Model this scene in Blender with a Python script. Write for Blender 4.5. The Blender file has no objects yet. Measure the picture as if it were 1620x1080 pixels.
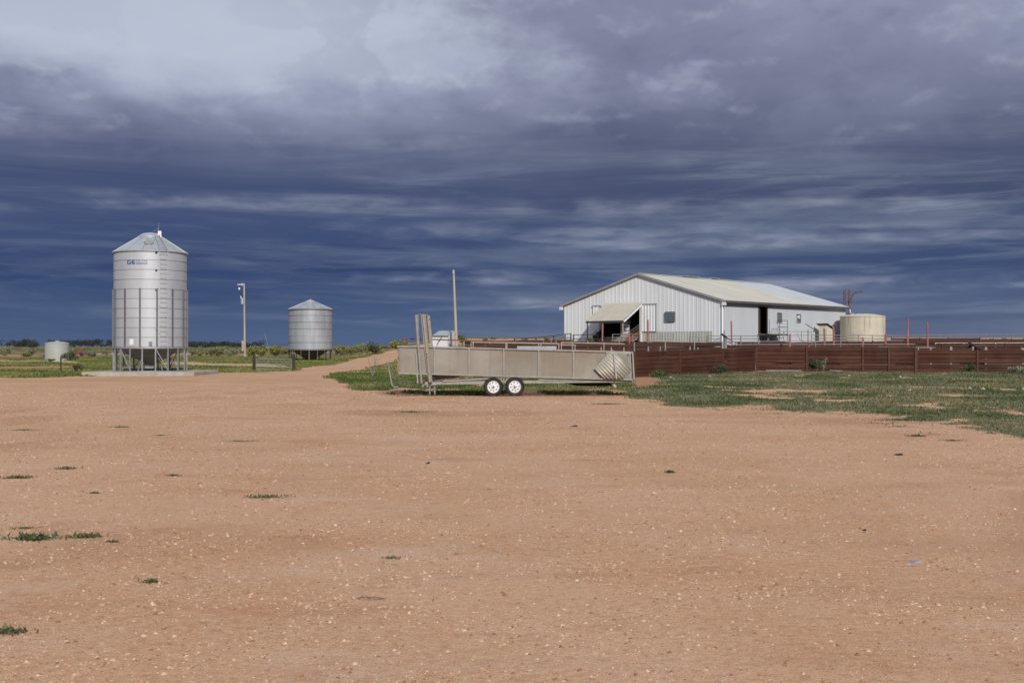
import bpy, math, random
import numpy as np
from mathutils import Vector, Matrix

R = math.radians
random.seed(7)
rng = np.random.default_rng(11)
scene = bpy.context.scene
col = scene.collection

# ------------------------------------------------------------------ camera
CAM_H, F, HY = 1.75, 1800.0, 547.0          # eye height, focal length in photo pixels, eye-level row
cam = bpy.data.cameras.new('camera')
cam.sensor_width = 36.0
cam.lens = 36.0 * F / 1620.0
cam.clip_start, cam.clip_end = 0.1, 9000
cam_o = bpy.data.objects.new('camera', cam)
cam_o.location = (0, 0, CAM_H)
cam_o.rotation_euler = (R(90) + math.atan((HY - 540) / F), 0, 0)
col.objects.link(cam_o)
scene.camera = cam_o

# ------------------------------------------------------------------ sun, view
SUN_AZ, SUN_EL = R(165), R(29)              # azimuth clockwise from the view direction
sdir = Vector((math.cos(SUN_EL) * math.sin(SUN_AZ), math.cos(SUN_EL) * math.cos(SUN_AZ), math.sin(SUN_EL)))
sun = bpy.data.lights.new('sun', 'SUN')
sun.energy = 3.2
sun.angle = R(2.5)
sun.color = (1.0, 0.955, 0.88)
sun_o = bpy.data.objects.new('sun', sun)
sun_o.rotation_euler = (-sdir).to_track_quat('-Z', 'Y').to_euler()
sun_o.location = (20, -40, 40)
col.objects.link(sun_o)
scene.view_settings.view_transform = 'Standard'
scene.view_settings.look = 'None'
scene.view_settings.gamma = 1.0
scene.view_settings.use_curve_mapping = False
scene.view_settings.exposure = 0.04


def s2l(c):
    return tuple(((v / 255.0) / 12.92 if v / 255.0 <= 0.04045 else ((v / 255.0 + 0.055) / 1.055) ** 2.4) for v in c)


# ------------------------------------------------------------------ node helper
class NT:
    def __init__(self, tree):
        self.t = tree
        self.n = tree.nodes
        self.l = tree.links

    def node(self, typ, **kw):
        nd = self.n.new(typ)
        for k, v in kw.items():
            setattr(nd, k, v)
        return nd

    def put(self, sock, v):
        if hasattr(v, 'node'):
            self.l.new(v, sock)
        else:
            if sock.type == 'RGBA' and not hasattr(v, '__len__'):
                v = (v, v, v, 1)
            elif sock.type == 'RGBA' and len(v) == 3:
                v = (*v, 1)
            sock.default_value = v

    def m(self, op, a, b=0.0, c=0.0, clamp=False):
        nd = self.node('ShaderNodeMath', operation=op, use_clamp=clamp)
        self.put(nd.inputs[0], a)
        self.put(nd.inputs[1], b)
        if len(nd.inputs) > 2:
            self.put(nd.inputs[2], c)
        return nd.outputs[0]

    def ss(self, v, lo, hi, a=0.0, b=1.0):
        nd = self.node('ShaderNodeMapRange', interpolation_type='SMOOTHSTEP')
        self.put(nd.inputs['Value'], v)
        for k, x in (('From Min', lo), ('From Max', hi), ('To Min', a), ('To Max', b)):
            self.put(nd.inputs[k], x)
        return nd.outputs['Result']

    def comb(self, x, y, z):
        nd = self.node('ShaderNodeCombineXYZ')
        for i, v in enumerate((x, y, z)):
            self.put(nd.inputs[i], v)
        return nd.outputs[0]

    def noise(self, vec, scale, detail=4.0, rough=0.55, dist=0.0, out='Fac'):
        nd = self.node('ShaderNodeTexNoise')
        if vec is not None:
            self.put(nd.inputs['Vector'], vec)
        nd.inputs['Scale'].default_value = scale
        nd.inputs['Detail'].default_value = detail
        nd.inputs['Roughness'].default_value = rough
        nd.inputs['Distortion'].default_value = dist
        return nd.outputs[out]

    def mix(self, f, a, b, mode='MIX'):
        nd = self.node('ShaderNodeMix', data_type='RGBA', blend_type=mode)
        self.put(nd.inputs[0], f)
        self.put(nd.inputs[6], a)
        self.put(nd.inputs[7], b)
        return nd.outputs[2]

    def ramp(self, f, stops):
        nd = self.node('ShaderNodeValToRGB')
        cr = nd.color_ramp
        while len(cr.elements) < len(stops):
            cr.elements.new(0.5)
        for e, (p, c) in zip(cr.elements, stops):
            e.position = p
            e.color = (*c, 1)
        self.put(nd.inputs[0], f)
        return nd.outputs[0]


# ------------------------------------------------------------------ world: storm cloud over a Nishita sky
world = bpy.data.worlds.new('World')
scene.world = world
world.use_nodes = True
W = NT(world.node_tree)
W.n.clear()
w_out = W.node('ShaderNodeOutputWorld')
bg = W.node('ShaderNodeBackground')
bg.inputs['Strength'].default_value = 0.1
W.l.new(bg.outputs[0], w_out.inputs[0])
sky = W.node('ShaderNodeTexSky', sky_type='NISHITA')
sky.sun_disc = False
sky.sun_elevation = SUN_EL
sky.sun_rotation = SUN_AZ
tc = W.node('ShaderNodeTexCoord')
sep = W.node('ShaderNodeSeparateXYZ')
W.l.new(tc.outputs['Generated'], sep.inputs[0])
dx, dy, dz = sep.outputs
hl = W.m('MAXIMUM', W.m('SQRT', W.m('ADD', W.m('MULTIPLY', dx, dx), W.m('MULTIPLY', dy, dy))), 0.001)
sx = W.m('DIVIDE', dx, hl)
cx = W.m('DIVIDE', dy, hl)
el = W.m('ARCSINE', W.m('MINIMUM', W.m('MAXIMUM', dz, -1.0), 1.0))
ela = W.m('ABSOLUTE', el)


def skyco(kh, kv, off=0.0, shear=0.0):
    e = el if not shear else W.m('ADD', el, W.m('MULTIPLY', sx, shear))
    return W.comb(W.m('ADD', W.m('MULTIPLY', sx, kh), off), W.m('MULTIPLY', cx, kh), W.m('MULTIPLY', e, kv))


n_warp = W.noise(skyco(4.0, 12.0, 3.1), 1.0, 3.0, 0.5)
n_warp2 = W.noise(skyco(14.0, 26.0, 7.7), 1.0, 5.0, 0.6)
amp = W.ss(ela, 0.02, 0.2, 0.012, 0.075)
e2 = W.m('ADD', el, W.m('MULTIPLY', W.m('SUBTRACT', n_warp, 0.5), amp))
e2 = W.m('ADD', e2, W.m('MULTIPLY', W.m('SUBTRACT', n_warp2, 0.5), W.ss(ela, 0.1, 0.22, 0.008, 0.055)))
en = W.m('DIVIDE', e2, 0.5, clamp=True)


def stops(rows):
    return [(max(0.0, e) / 0.5, s2l(c)) for e, c in rows]


left = W.ramp(en, stops([(0.0, (78, 97, 130)), (0.03, (70, 89, 124)), (0.066, (50, 68, 108)), (0.10, (64, 80, 117)),
                         (0.135, (74, 85, 118)), (0.165, (88, 97, 127)), (0.195, (120, 127, 153)),
                         (0.225, (160, 169, 190)), (0.27, (178, 187, 205)), (0.5, (174, 181, 197))]))
right = W.ramp(en, stops([(0.0, (108, 118, 140)), (0.03, (86, 101, 131)), (0.065, (62, 79, 115)), (0.10, (66, 80, 114)),
                          (0.135, (70, 80, 110)), (0.165, (80, 88, 117)), (0.20, (99, 105, 132)),
                          (0.235, (120, 125, 150)), (0.30, (138, 143, 166)), (0.5, (166, 172, 188))]))
lr = W.ss(W.m('ADD', sx, W.m('MULTIPLY', W.m('SUBTRACT', n_warp2, 0.5), 0.35)), -0.10, 0.09)
cloud = W.mix(lr, left, right)
# long soft streaks low down
n_s1 = W.noise(skyco(2.6, 40.0, 1.7, 0.012), 1.0, 8.0, 0.58, 0.6)
n_s2 = W.noise(skyco(7.0, 78.0, 5.2, -0.02), 1.0, 8.0, 0.58, 0.6)
n_s3 = W.noise(skyco(22.0, 120.0, 8.2), 1.0, 4.0, 0.5, 0.3)
st = W.m('ADD', W.m('MULTIPLY', W.ss(n_s1, 0.48, 0.66), 0.75), W.m('MULTIPLY', W.ss(n_s2, 0.51, 0.66), 0.55))
st = W.m('MULTIPLY', st, W.ss(n_s3, 0.25, 0.65, 0.55, 1.1))
st = W.m('MULTIPLY', st, W.ss(ela, 0.14, 0.20, 1.0, 0.0))
st = W.m('MULTIPLY', st, W.ss(ela, 0.0, 0.035, 0.25, 1.0))
st = W.m('MULTIPLY', st, W.ss(sx, -0.35, 0.20, 0.5, 1.0))
cloud = W.mix(W.m('MULTIPLY', st, 0.50), cloud, s2l((130, 140, 160)))
dk = W.m('MULTIPLY', W.ss(n_s1, 0.50, 0.28), W.ss(ela, 0.17, 0.22, 0.50, 0.0))
cloud = W.mix(dk, cloud, s2l((50, 66, 104)))
n_lump = W.noise(skyco(11.0, 30.0, 12.3), 1.0, 4.0, 0.5, 0.2)
# a few drawn-out pale bands that cross the storm front
def band(e0, th, x0, x1, k, tilt=0.0):
    d = W.m('SUBTRACT', W.m('ADD', el, W.m('MULTIPLY', W.m('SUBTRACT', n_s2, 0.5), 0.022)), W.m('ADD', e0, W.m('MULTIPLY', sx, tilt)))
    f = W.ss(W.m('ABSOLUTE', d), th, 0.0)
    f = W.m('MULTIPLY', f, W.m('MULTIPLY', W.ss(sx, x0 - 0.06, x0 + 0.06), W.ss(sx, x1 + 0.06, x1 - 0.06)))
    return W.m('MULTIPLY', W.m('MULTIPLY', f, k * 1.0), W.m('MULTIPLY', W.ss(n_s3, 0.3, 0.62, 0.35, 1.0), W.ss(n_lump, 0.36, 0.60)))
for a in ((0.058, 0.008, -0.18, 0.02, 0.75), (0.034, 0.007, -0.02, 0.07, 0.6), (0.122, 0.012, -0.38, -0.06, 0.50), (0.118, 0.014, 0.0, 0.5, 0.50, 0.01),
          (0.052, 0.010, 0.18, 0.6, 0.9), (0.088, 0.010, 0.05, 0.6, 0.55, 0.01), (0.038, 0.008, 0.02, 0.09, 0.9), (0.10, 0.010, -0.1, 0.25, 0.4), (0.178, 0.010, -0.32, -0.05, 0.45), (0.112, 0.012, -0.6, -0.36, 0.5)):
    cloud = W.mix(band(*a), cloud, s2l((150, 157, 176)))
# billowing upper cloud
n_c = W.noise(skyco(7.0, 10.0, 2.75), 1.0, 9.0, 0.56, 0.35)
n_c2 = W.noise(skyco(3.0, 7.5, 9.2), 1.0, 5.0, 0.5, 0.2)
n_c3 = W.noise(skyco(15.0, 20.0, 4.4), 1.0, 6.0, 0.55, 0.25)
up = W.ss(ela, 0.14, 0.22)
lf = W.ss(sx, 0.12, -0.12)
cloud = W.mix(W.m('MULTIPLY', W.m('MULTIPLY', W.ss(n_c2, 0.42, 0.66), up), W.m('ADD', W.m('MULTIPLY', lf, 0.40), 0.20)), cloud, s2l((178, 187, 207)))
cloud = W.mix(W.m('MULTIPLY', W.m('MULTIPLY', W.ss(n_c2, 0.50, 0.32), up), 0.40), cloud, s2l((98, 104, 135)))
# grey heaps in front of the pale deck; each heap is paler on its upper side, darker below
cloud = W.mix(W.m('MULTIPLY', W.m('MULTIPLY', W.ss(n_c, 0.51, 0.56), up), W.m('ADD', W.m('MULTIPLY', lf, 0.12), 0.24)), cloud, s2l((128, 135, 160)))


def billow(kh, kv, off, dE, det):
    a = W.noise(skyco(kh, kv, off), 1.0, det, 0.5, 0.25)
    b_ = W.noise(W.comb(W.m('ADD', W.m('MULTIPLY', sx, kh), off), W.m('MULTIPLY', cx, kh), W.m('MULTIPLY', W.m('ADD', el, dE), kv)), 1.0, det, 0.5, 0.25)
    return W.m('SUBTRACT', a, b_)


bl = W.m('ADD', W.m('MULTIPLY', billow(9.0, 15.0, 6.1, 0.014, 5.0), 1.0), W.m('MULTIPLY', billow(22.0, 34.0, 1.3, 0.006, 4.0), 0.6))
cloud = W.mix(W.m('MULTIPLY', W.m('MULTIPLY', W.ss(bl, 0.02, 0.24), up), W.m('ADD', W.m('MULTIPLY', lf, 0.15), 0.28)), cloud, s2l((194, 201, 215)))
cloud = W.mix(W.m('MULTIPLY', W.m('MULTIPLY', W.ss(bl, -0.02, -0.24), up), 0.40), cloud, W.mix(lf, s2l((100, 106, 136)), s2l((132, 140, 166))))
pale = W.m('MULTIPLY', W.m('MULTIPLY', W.ss(e2, 0.20, 0.245), W.ss(sx, -0.04, -0.26)), 0.75)
cloud = W.mix(pale, cloud, s2l((184, 193, 210)))
# thin places let the clear sky through
cover = W.m('SUBTRACT', 1.0, W.m('MULTIPLY', W.ss(n_c2, 0.62, 0.80), W.m('MULTIPLY', up, 0.25)))
cl10 = W.node('ShaderNodeVectorMath', operation='SCALE')
W.put(cl10.inputs[0], cloud)
cl10.inputs['Scale'].default_value = 10.0
W.put(bg.inputs['Color'], W.mix(cover, sky.outputs[0], cl10.outputs[0]))


# ------------------------------------------------------------------ materials
MATS = {}


def mat(name, c1, c2=None, rough=0.6, metal=0.0, scale=3.0, stretch=(1, 1, 1), rust=0.0, rust_col=(0.16, 0.06, 0.025),
        bump=0.0, bump_scale=30.0, dirt=None, dirt_amt=0.0, spec=0.5, rand=0.0, streak=None, coat=0.0):
    if name in MATS:
        return MATS[name]
    m = bpy.data.materials.new(name)
    m.use_nodes = True
    T = NT(m.node_tree)
    b = T.n['Principled BSDF']
    tcn = T.node('ShaderNodeTexCoord')
    geo = T.node('ShaderNodeNewGeometry')
    mp = T.node('ShaderNodeMapping')
    T.l.new(geo.outputs['Position'], mp.inputs[0])
    mp.inputs['Scale'].default_value = stretch
    v = mp.outputs[0]
    n1 = T.noise(v, scale, 5.0, 0.6)
    c = T.mix(T.ss(n1, 0.3, 0.7), c1, c2 or c1)
    if rand:
        oi = T.node('ShaderNodeObjectInfo')
        k = T.m('ADD', T.m('MULTIPLY', oi.outputs['Random'], rand), 1.0 - rand * 0.5)
        vm = T.node('ShaderNodeVectorMath', operation='SCALE')
        T.put(vm.inputs[0], c)
        T.put(vm.inputs['Scale'], k)
        c = vm.outputs[0]
    if dirt:
        nd = T.noise(v, scale * 0.37, 4.0, 0.65)
        c = T.mix(T.m('MULTIPLY', T.ss(nd, 0.42, 0.7), dirt_amt), c, dirt)
    if streak:
        mp2 = T.node('ShaderNodeMapping')
        T.l.new(geo.outputs['Position'], mp2.inputs[0])
        mp2.inputs['Scale'].default_value = (streak[2], streak[2], streak[2] * 0.06)
        ns = T.noise(mp2.outputs[0], 1.0, 5.0, 0.6)
        c = T.mix(T.m('MULTIPLY', T.ss(ns, 0.48, 0.68), streak[1]), c, streak[0])
    rgh = T.m('ADD', rough, T.m('MULTIPLY', T.m('SUBTRACT', n1, 0.5), 0.18), clamp=True)
    if rust:
        nr = T.noise(v, scale * 1.9, 6.0, 0.7)
        fr = T.ss(nr, 0.78 - rust * 0.45, 0.86 - rust * 0.40)
        c = T.mix(fr, c, rust_col)
        T.put(b.inputs['Metallic'], T.m('MULTIPLY', T.m('SUBTRACT', 1.0, fr), metal))
        rgh = T.m('MAXIMUM', rgh, T.m('MULTIPLY', fr, 0.85))
    else:
        b.inputs['Metallic'].default_value = metal
    T.put(b.inputs['Base Color'], c)
    T.put(b.inputs['Roughness'], rgh)
    b.inputs['Specular IOR Level'].default_value = spec
    if bump:
        bn = T.node('ShaderNodeBump')
        bn.inputs['Strength'].default_value = bump
        bn.inputs['Distance'].default_value = 0.02
        T.put(bn.inputs['Height'], T.noise(v, bump_scale, 5.0, 0.6))
        T.l.new(bn.outputs[0], b.inputs['Normal'])
    MATS[name] = m
    return m


def attr_mat(name, rough=0.85, bump=0.0, trans=0.0):
    if name in MATS:
        return MATS[name]
    m = bpy.data.materials.new(name)
    m.use_nodes = True
    T = NT(m.node_tree)
    b = T.n['Principled BSDF']
    a = T.node('ShaderNodeAttribute', attribute_name='col')
    T.l.new(a.outputs['Color'], b.inputs['Base Color'])
    b.inputs['Roughness'].default_value = rough
    b.inputs['Specular IOR Level'].default_value = 0.2
    MATS[name] = m
    return m


GALV = mat('galvanised silo steel', (0.45, 0.475, 0.51), (0.51, 0.535, 0.565), 0.55, 0.38, 1.3, (1, 1, 0.25), rand=0.08,
           streak=((0.50, 0.51, 0.52), 0.35, 5.0))
GALV2 = mat('dull galvanised steel', (0.33, 0.35, 0.38), (0.42, 0.44, 0.47), 0.62, 0.4, 1.5, (1, 1, 0.25), rand=0.06,
            streak=((0.30, 0.29, 0.28), 0.4, 4.0))
GALVROOF = mat('galvanised roof steel', (0.40, 0.43, 0.46), (0.47, 0.50, 0.52), 0.5, 0.45, 2.0, rand=0.06)
STEEL = mat('grey steel section', (0.34, 0.34, 0.35), (0.42, 0.42, 0.42), 0.5, 0.5, 4.0, rust=0.12)
STEELD = mat('dark steel section', (0.20, 0.20, 0.22), (0.26, 0.26, 0.27), 0.55, 0.5, 4.0)
STIFF = mat('dark silo stiffener', (0.12, 0.125, 0.145), (0.16, 0.165, 0.185), 0.6, 0.2, 4.0)
LADDER = mat('dull ladder steel', (0.34, 0.345, 0.36), (0.42, 0.425, 0.44), 0.6, 0.1, 4.0)
LEGS = mat('silo leg steel', (0.22, 0.22, 0.23), (0.28, 0.28, 0.285), 0.6, 0.2, 4.0)
HOPPER = mat('dark hopper steel', (0.16, 0.16, 0.16), (0.22, 0.21, 0.20), 0.55, 0.5, 2.0)
CONC = mat('concrete', (0.34, 0.32, 0.29), (0.44, 0.41, 0.37), 0.9, 0, 2.0, bump=0.3, dirt=(0.33, 0.22, 0.15), dirt_amt=0.6)
BLUE = mat('blue lettering', (0.03, 0.05, 0.28), None, 0.5)
BLUE2 = mat('grey blue lettering', (0.13, 0.15, 0.28), None, 0.5)
BLACK = mat('black rubber', (0.012, 0.012, 0.013), (0.02, 0.02, 0.02), 0.75, 0, 8.0, bump=0.2, dirt=(0.10, 0.07, 0.05), dirt_amt=0.25)
RIM = mat('white painted rim', (0.72, 0.73, 0.74), (0.80, 0.80, 0.80), 0.4, 0, 8.0, dirt=(0.45, 0.36, 0.28), dirt_amt=0.3)
WHITE = mat('white paint', (0.75, 0.75, 0.75), (0.66, 0.66, 0.65), 0.5, 0, 3.0)
PANEL = mat('dusty ramp sheet', (0.245, 0.225, 0.190), (0.30, 0.278, 0.238), 0.65, 0.0, 1.1, rand=0.16, dirt=(0.225, 0.175, 0.125), dirt_amt=0.8, spec=.25,
            streak=((0.19, 0.155, 0.12), 0.35, 5.0))
TFRAME = mat('dusty ramp frame', (0.27, 0.255, 0.235), (0.36, 0.335, 0.30), 0.6, 0.25, 5.0, rust=0.25)
TRUST = mat('rusty ramp frame', (0.24, 0.20, 0.17), (0.30, 0.26, 0.22), 0.7, 0.2, 5.0, rust=0.75)
REDRAIL = mat('red oxide rail', (0.13, 0.035, 0.03), (0.19, 0.06, 0.05), 0.65, 0, 5.0)
CHANNEL = mat('cream channel', (0.34, 0.29, 0.21), (0.28, 0.23, 0.16), 0.6, 0.1, 5.0, rust=0.5)
CORR = mat('corrugated cream sheet', (0.50, 0.46, 0.39), (0.42, 0.39, 0.33), 0.55, 0.2, 2.0, rust=0.30, rust_col=(0.15, 0.05, 0.02))
BROWN = mat('brown painted rail', (0.082, 0.032, 0.021), (0.062, 0.024, 0.016), 0.7, 0, 1.2, rand=0.55, dirt=(0.115, 0.062, 0.042), dirt_amt=0.4, spec=.15)
BROWND = mat('brown yard rail', (0.058, 0.025, 0.019), (0.074, 0.035, 0.026), 0.7, 0, 1.0, rand=0.35, dirt=(0.10, 0.062, 0.048), dirt_amt=0.4, spec=.15)
BROWNP = mat('brown yard post', (0.098, 0.048, 0.033), (0.075, 0.036, 0.025), 0.65, 0, 3.0, rand=0.2, spec=.2)
REDPOST = mat('faded red post', (0.30, 0.065, 0.075), (0.38, 0.115, 0.12), 0.6, 0, 2.5, rand=0.2, dirt=(0.40, 0.20, 0.18), dirt_amt=0.5)
GREYPOST = mat('grey yard post', (0.20, 0.20, 0.19), (0.29, 0.28, 0.26), 0.7, 0.1, 3.0, rust=0.15)
GREYRAIL = mat('grey yard rail', (0.30, 0.28, 0.26), (0.22, 0.20, 0.19), 0.6, 0.2, 3.0, rust=0.2)
DARKRAIL = mat('dark pipe rail', (0.045, 0.04, 0.04), (0.07, 0.06, 0.055), 0.6, 0.1, 3.0)
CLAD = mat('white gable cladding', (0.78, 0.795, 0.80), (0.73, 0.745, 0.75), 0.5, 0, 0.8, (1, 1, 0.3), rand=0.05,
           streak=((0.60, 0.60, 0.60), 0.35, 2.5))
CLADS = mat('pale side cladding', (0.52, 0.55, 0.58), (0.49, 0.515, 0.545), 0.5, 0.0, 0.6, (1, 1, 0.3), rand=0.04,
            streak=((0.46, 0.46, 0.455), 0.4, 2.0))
CLADG = mat('grey lower cladding', (0.50, 0.50, 0.46), (0.43, 0.43, 0.39), 0.6, 0, 0.9, rand=0.08, streak=((0.36, 0.34, 0.30), 0.5, 3.0))
ROOFC = mat('cream shed roof', (0.455, 0.435, 0.37), (0.515, 0.49, 0.42), 0.6, 0.0, 0.5, rand=0.06, dirt=(0.44, 0.44, 0.42), dirt_amt=0.5)
ROOFB = mat('blue grey shed roof', (0.42, 0.445, 0.46), (0.47, 0.495, 0.51), 0.6, 0.05, 0.5, rand=0.06)
AWN = mat('cream awning roof', (0.47, 0.44, 0.355), (0.43, 0.40, 0.32), 0.6, 0, 1.2, rand=0.05)
TRIM = mat('grey shed trim', (0.30, 0.30, 0.30), (0.37, 0.37, 0.365), 0.5, 0.2, 2.0)
GUTTER = mat('dark gutter', (0.09, 0.085, 0.08), (0.14, 0.13, 0.12), 0.6, 0.2, 2.0)
LOUVRE = mat('grey louvre glass', (0.13, 0.15, 0.165), (0.18, 0.20, 0.21), 0.25, 0.1, 3.0)
WOOD = mat('weathered timber', (0.26, 0.22, 0.17), (0.35, 0.30, 0.235), 0.85, 0, 2.0, (1, 1, 0.12), bump=0.3)
WOODD = mat('dark timber', (0.045, 0.035, 0.03), (0.075, 0.06, 0.05), 0.85, 0, 3.0, (1, 1, 0.15), spec=.2)
DIRTSTEEL = mat('rust stained steel leg', (0.12, 0.10, 0.085), (0.17, 0.15, 0.13), 0.7, 0.2, 3.0, rust=.3)
REDBOARD = mat('red brown timber', (0.19, 0.07, 0.045), (0.13, 0.05, 0.035), 0.8, 0, 2.0)
TANKC = mat('stained cream tank', (0.60, 0.54, 0.42), (0.52, 0.46, 0.36), 0.85, 0, 1.2, streak=((0.24, 0.19, 0.13), 0.6, 4.0), dirt=(0.66, 0.60, 0.48), dirt_amt=0.6)
LEANC = mat('pale lean-to board', (0.62, 0.59, 0.48), (0.56, 0.53, 0.43), 0.8)
TANKG = mat('pale green tank', (0.34, 0.36, 0.335), (0.39, 0.41, 0.385), 0.6, 0, 0.6, rand=0.0, streak=((0.30, 0.33, 0.28), 0.5, 2.0))
RUSTT = mat('rusty tower steel', (0.10, 0.06, 0.05), (0.15, 0.09, 0.07), 0.8, 0.1, 3.0)
SHEDW = mat('small shed white', (0.62, 0.64, 0.68), (0.56, 0.58, 0.62), 0.5, 0.1, 1.0, rand=0.06)
POLE = mat('pole timber', (0.36, 0.31, 0.25), (0.45, 0.39, 0.31), 0.85, 0, 2.0, (1, 1, 0.1), streak=((0.24, 0.20, 0.16), 0.5, 4.0))
STONE = mat('blue grey stone', (0.21, 0.24, 0.27), (0.27, 0.30, 0.33), 0.7, 0, 12.0, bump=0.2)
BIRD = mat('black feathers', (0.01, 0.01, 0.013), None, 0.5)
REDPAINT = mat('red machinery paint', (0.22, 0.035, 0.035), (0.16, 0.04, 0.035), 0.6, 0, 1.0)
LEAF = attr_mat('leaves', 0.8)
PEBBLE = attr_mat('pebbles', 0.9)
GRASS = attr_mat('grass blades', 0.85)
BARK = mat('bark', (0.10, 0.08, 0.06), (0.15, 0.12, 0.09), 0.9, 0, 6.0)


# ------------------------------------------------------------------ mesh helpers
class MB:
    def __init__(self):
        self.v, self.f = [], []

    def add(self, vs, fs):
        o = len(self.v)
        self.v += [tuple(p) for p in vs]
        self.f += [tuple(i + o for i in f) for f in fs]
        return self

    def box(self, c, s, rz=0.0):
        hx, hy, hz = s[0] / 2, s[1] / 2, s[2] / 2
        ca, sa = math.cos(rz), math.sin(rz)
        vs = []
        for x, y, z in ((-hx, -hy, -hz), (hx, -hy, -hz), (hx, hy, -hz), (-hx, hy, -hz), (-hx, -hy, hz), (hx, -hy, hz), (hx, hy, hz), (-hx, hy, hz)):
            vs.append((c[0] + x * ca - y * sa, c[1] + x * sa + y * ca, c[2] + z))
        return self.add(vs, [(0, 3, 2, 1), (4, 5, 6, 7), (0, 1, 5, 4), (1, 2, 6, 5), (2, 3, 7, 6), (3, 0, 4, 7)])

    def bar(self, p, q, w, h, up=(0, 0, 1)):
        p, q = Vector(p), Vector(q)
        d = (q - p).normalized()
        u = Vector(up)
        s = d.cross(u)
        if s.length < 1e-4:
            s = d.cross(Vector((0, 1, 0)))
        s.normalize()
        u = s.cross(d).normalized()
        vs = []
        for b in (p, q):
            for a, c in ((-1, -1), (1, -1), (1, 1), (-1, 1)):
                vs.append(b + s * (a * w / 2) + u * (c * h / 2))
        return self.add(vs, [(0, 1, 2, 3), (7, 6, 5, 4), (0, 4, 5, 1), (1, 5, 6, 2), (2, 6, 7, 3), (3, 7, 4, 0)])

    def tube(self, p, q, r1, r2=None, n=8):
        r2 = r1 if r2 is None else r2
        p, q = Vector(p), Vector(q)
        d = (q - p).normalized()
        s = d.orthogonal().normalized()
        u = d.cross(s)
        vs = []
        for b, r in ((p, r1), (q, r2)):
            for i in range(n):
                a = 2 * math.pi * i / n
                vs.append(b + s * (math.cos(a) * r) + u * (math.sin(a) * r))
        fs = [(i, (i + 1) % n, n + (i + 1) % n, n + i) for i in range(n)]
        fs += [tuple(reversed(range(n))), tuple(range(n, 2 * n))]
        return self.add(vs, fs)

    def poly(self, pts, n=6, r=0.02):
        for a, b in zip(pts[:-1], pts[1:]):
            self.tube(a, b, r, r, n)
        return self

    def lathe(self, prof, n, c, a0=0.0, a1=2 * math.pi, axis='z'):
        full = abs(a1 - a0 - 2 * math.pi) < 1e-6
        k = n if full else n + 1
        vs = []
        for i in range(k):
            a = a0 + (a1 - a0) * i / n
            for r, z in prof:
                if axis == 'z':
                    vs.append((c[0] + r * math.cos(a), c[1] + r * math.sin(a), c[2] + z))
                else:
                    vs.append((c[0] + r * math.cos(a), c[1] + z, c[2] + r * math.sin(a)))
        m = len(prof)
        fs = []
        for i in range(n):
            j = (i + 1) % k
            for t in range(m - 1):
                fs.append((i * m + t, j * m + t, j * m + t + 1, i * m + t + 1))
        return self.add(vs, fs)

    def quad(self, *pts):
        return self.add(pts, [tuple(range(len(pts)))])

    def slab(self, pts, n, t):
        """flat polygon pts extruded by t along n"""
        n = Vector(n) * t
        a = [Vector(p) for p in pts]
        b = [p + n for p in a]
        k = len(a)
        fs = [tuple(range(k)), tuple(reversed(range(k, 2 * k)))]
        fs += [(i, k + i, k + (i + 1) % k, (i + 1) % k) for i in range(k)]
        return self.add(a + b, fs)

    def build(self, name, m, parent=None, smooth=False):
        off = Vector((0, 0, 0))
        p = parent
        while p is not None:
            off += p.location
            p = p.parent
        me = bpy.data.meshes.new(name)
        me.from_pydata([tuple(Vector(v) - off) for v in self.v], [], self.f)
        me.materials.append(m)
        if smooth:
            me.shade_smooth()
            try:
                me.set_sharp_from_angle(angle=R(35))
            except Exception:
                pass
        me.update()
        o = bpy.data.objects.new(name, me)
        col.objects.link(o)
        if parent is not None:
            o.parent = parent
        return o


def tag(o, label=None, cat=None, group=None, kind=None):
    for k, v in (('label', label), ('category', cat), ('group', group), ('kind', kind)):
        if v:
            o[k] = v
    return o


def empty(name, loc, label, cat, group=None):
    o = bpy.data.objects.new(name, None)
    o.empty_display_size = 0.3
    o.location = loc
    col.objects.link(o)
    return tag(o, label, cat, group)


def inst(name, mesh, parent, loc, rot=(0, 0, 0), scale=(1, 1, 1)):
    """one more object on shared mesh data; loc in world coordinates"""
    o = bpy.data.objects.new(name, mesh)
    off = Vector((0, 0, 0))
    p = parent
    while p is not None:
        off += p.location
        p = p.parent
    o.location = Vector(loc) - off
    o.rotation_euler = rot
    o.scale = scale
    col.objects.link(o)
    if parent is not None:
        o.parent = parent
    return o


def np_mesh(name, V, T, m, cols=None, smooth=False):
    me = bpy.data.meshes.new(name)
    nv, nt = len(V), len(T)
    k = T.shape[1]
    me.vertices.add(nv)
    me.vertices.foreach_set('co', np.ascontiguousarray(V, dtype=np.float32).ravel())
    me.loops.add(nt * k)
    me.loops.foreach_set('vertex_index', np.ascontiguousarray(T, dtype=np.int32).ravel())
    me.polygons.add(nt)
    me.polygons.foreach_set('loop_start', np.arange(0, nt * k, k, dtype=np.int32))
    if cols is not None:
        a = me.color_attributes.new('col', 'FLOAT_COLOR', 'POINT')
        c4 = np.ones((nv, 4), dtype=np.float32)
        c4[:, :np.shape(cols)[1]] = cols
        a.data.foreach_set('color', c4.ravel())
    me.materials.append(m)
    me.update(calc_edges=True)
    me.validate()
    if smooth:
        me.shade_smooth()
    o = bpy.data.objects.new(name, me)
    col.objects.link(o)
    return o


# ------------------------------------------------------------------ terrain
_h = rng.random((256, 256))


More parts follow.
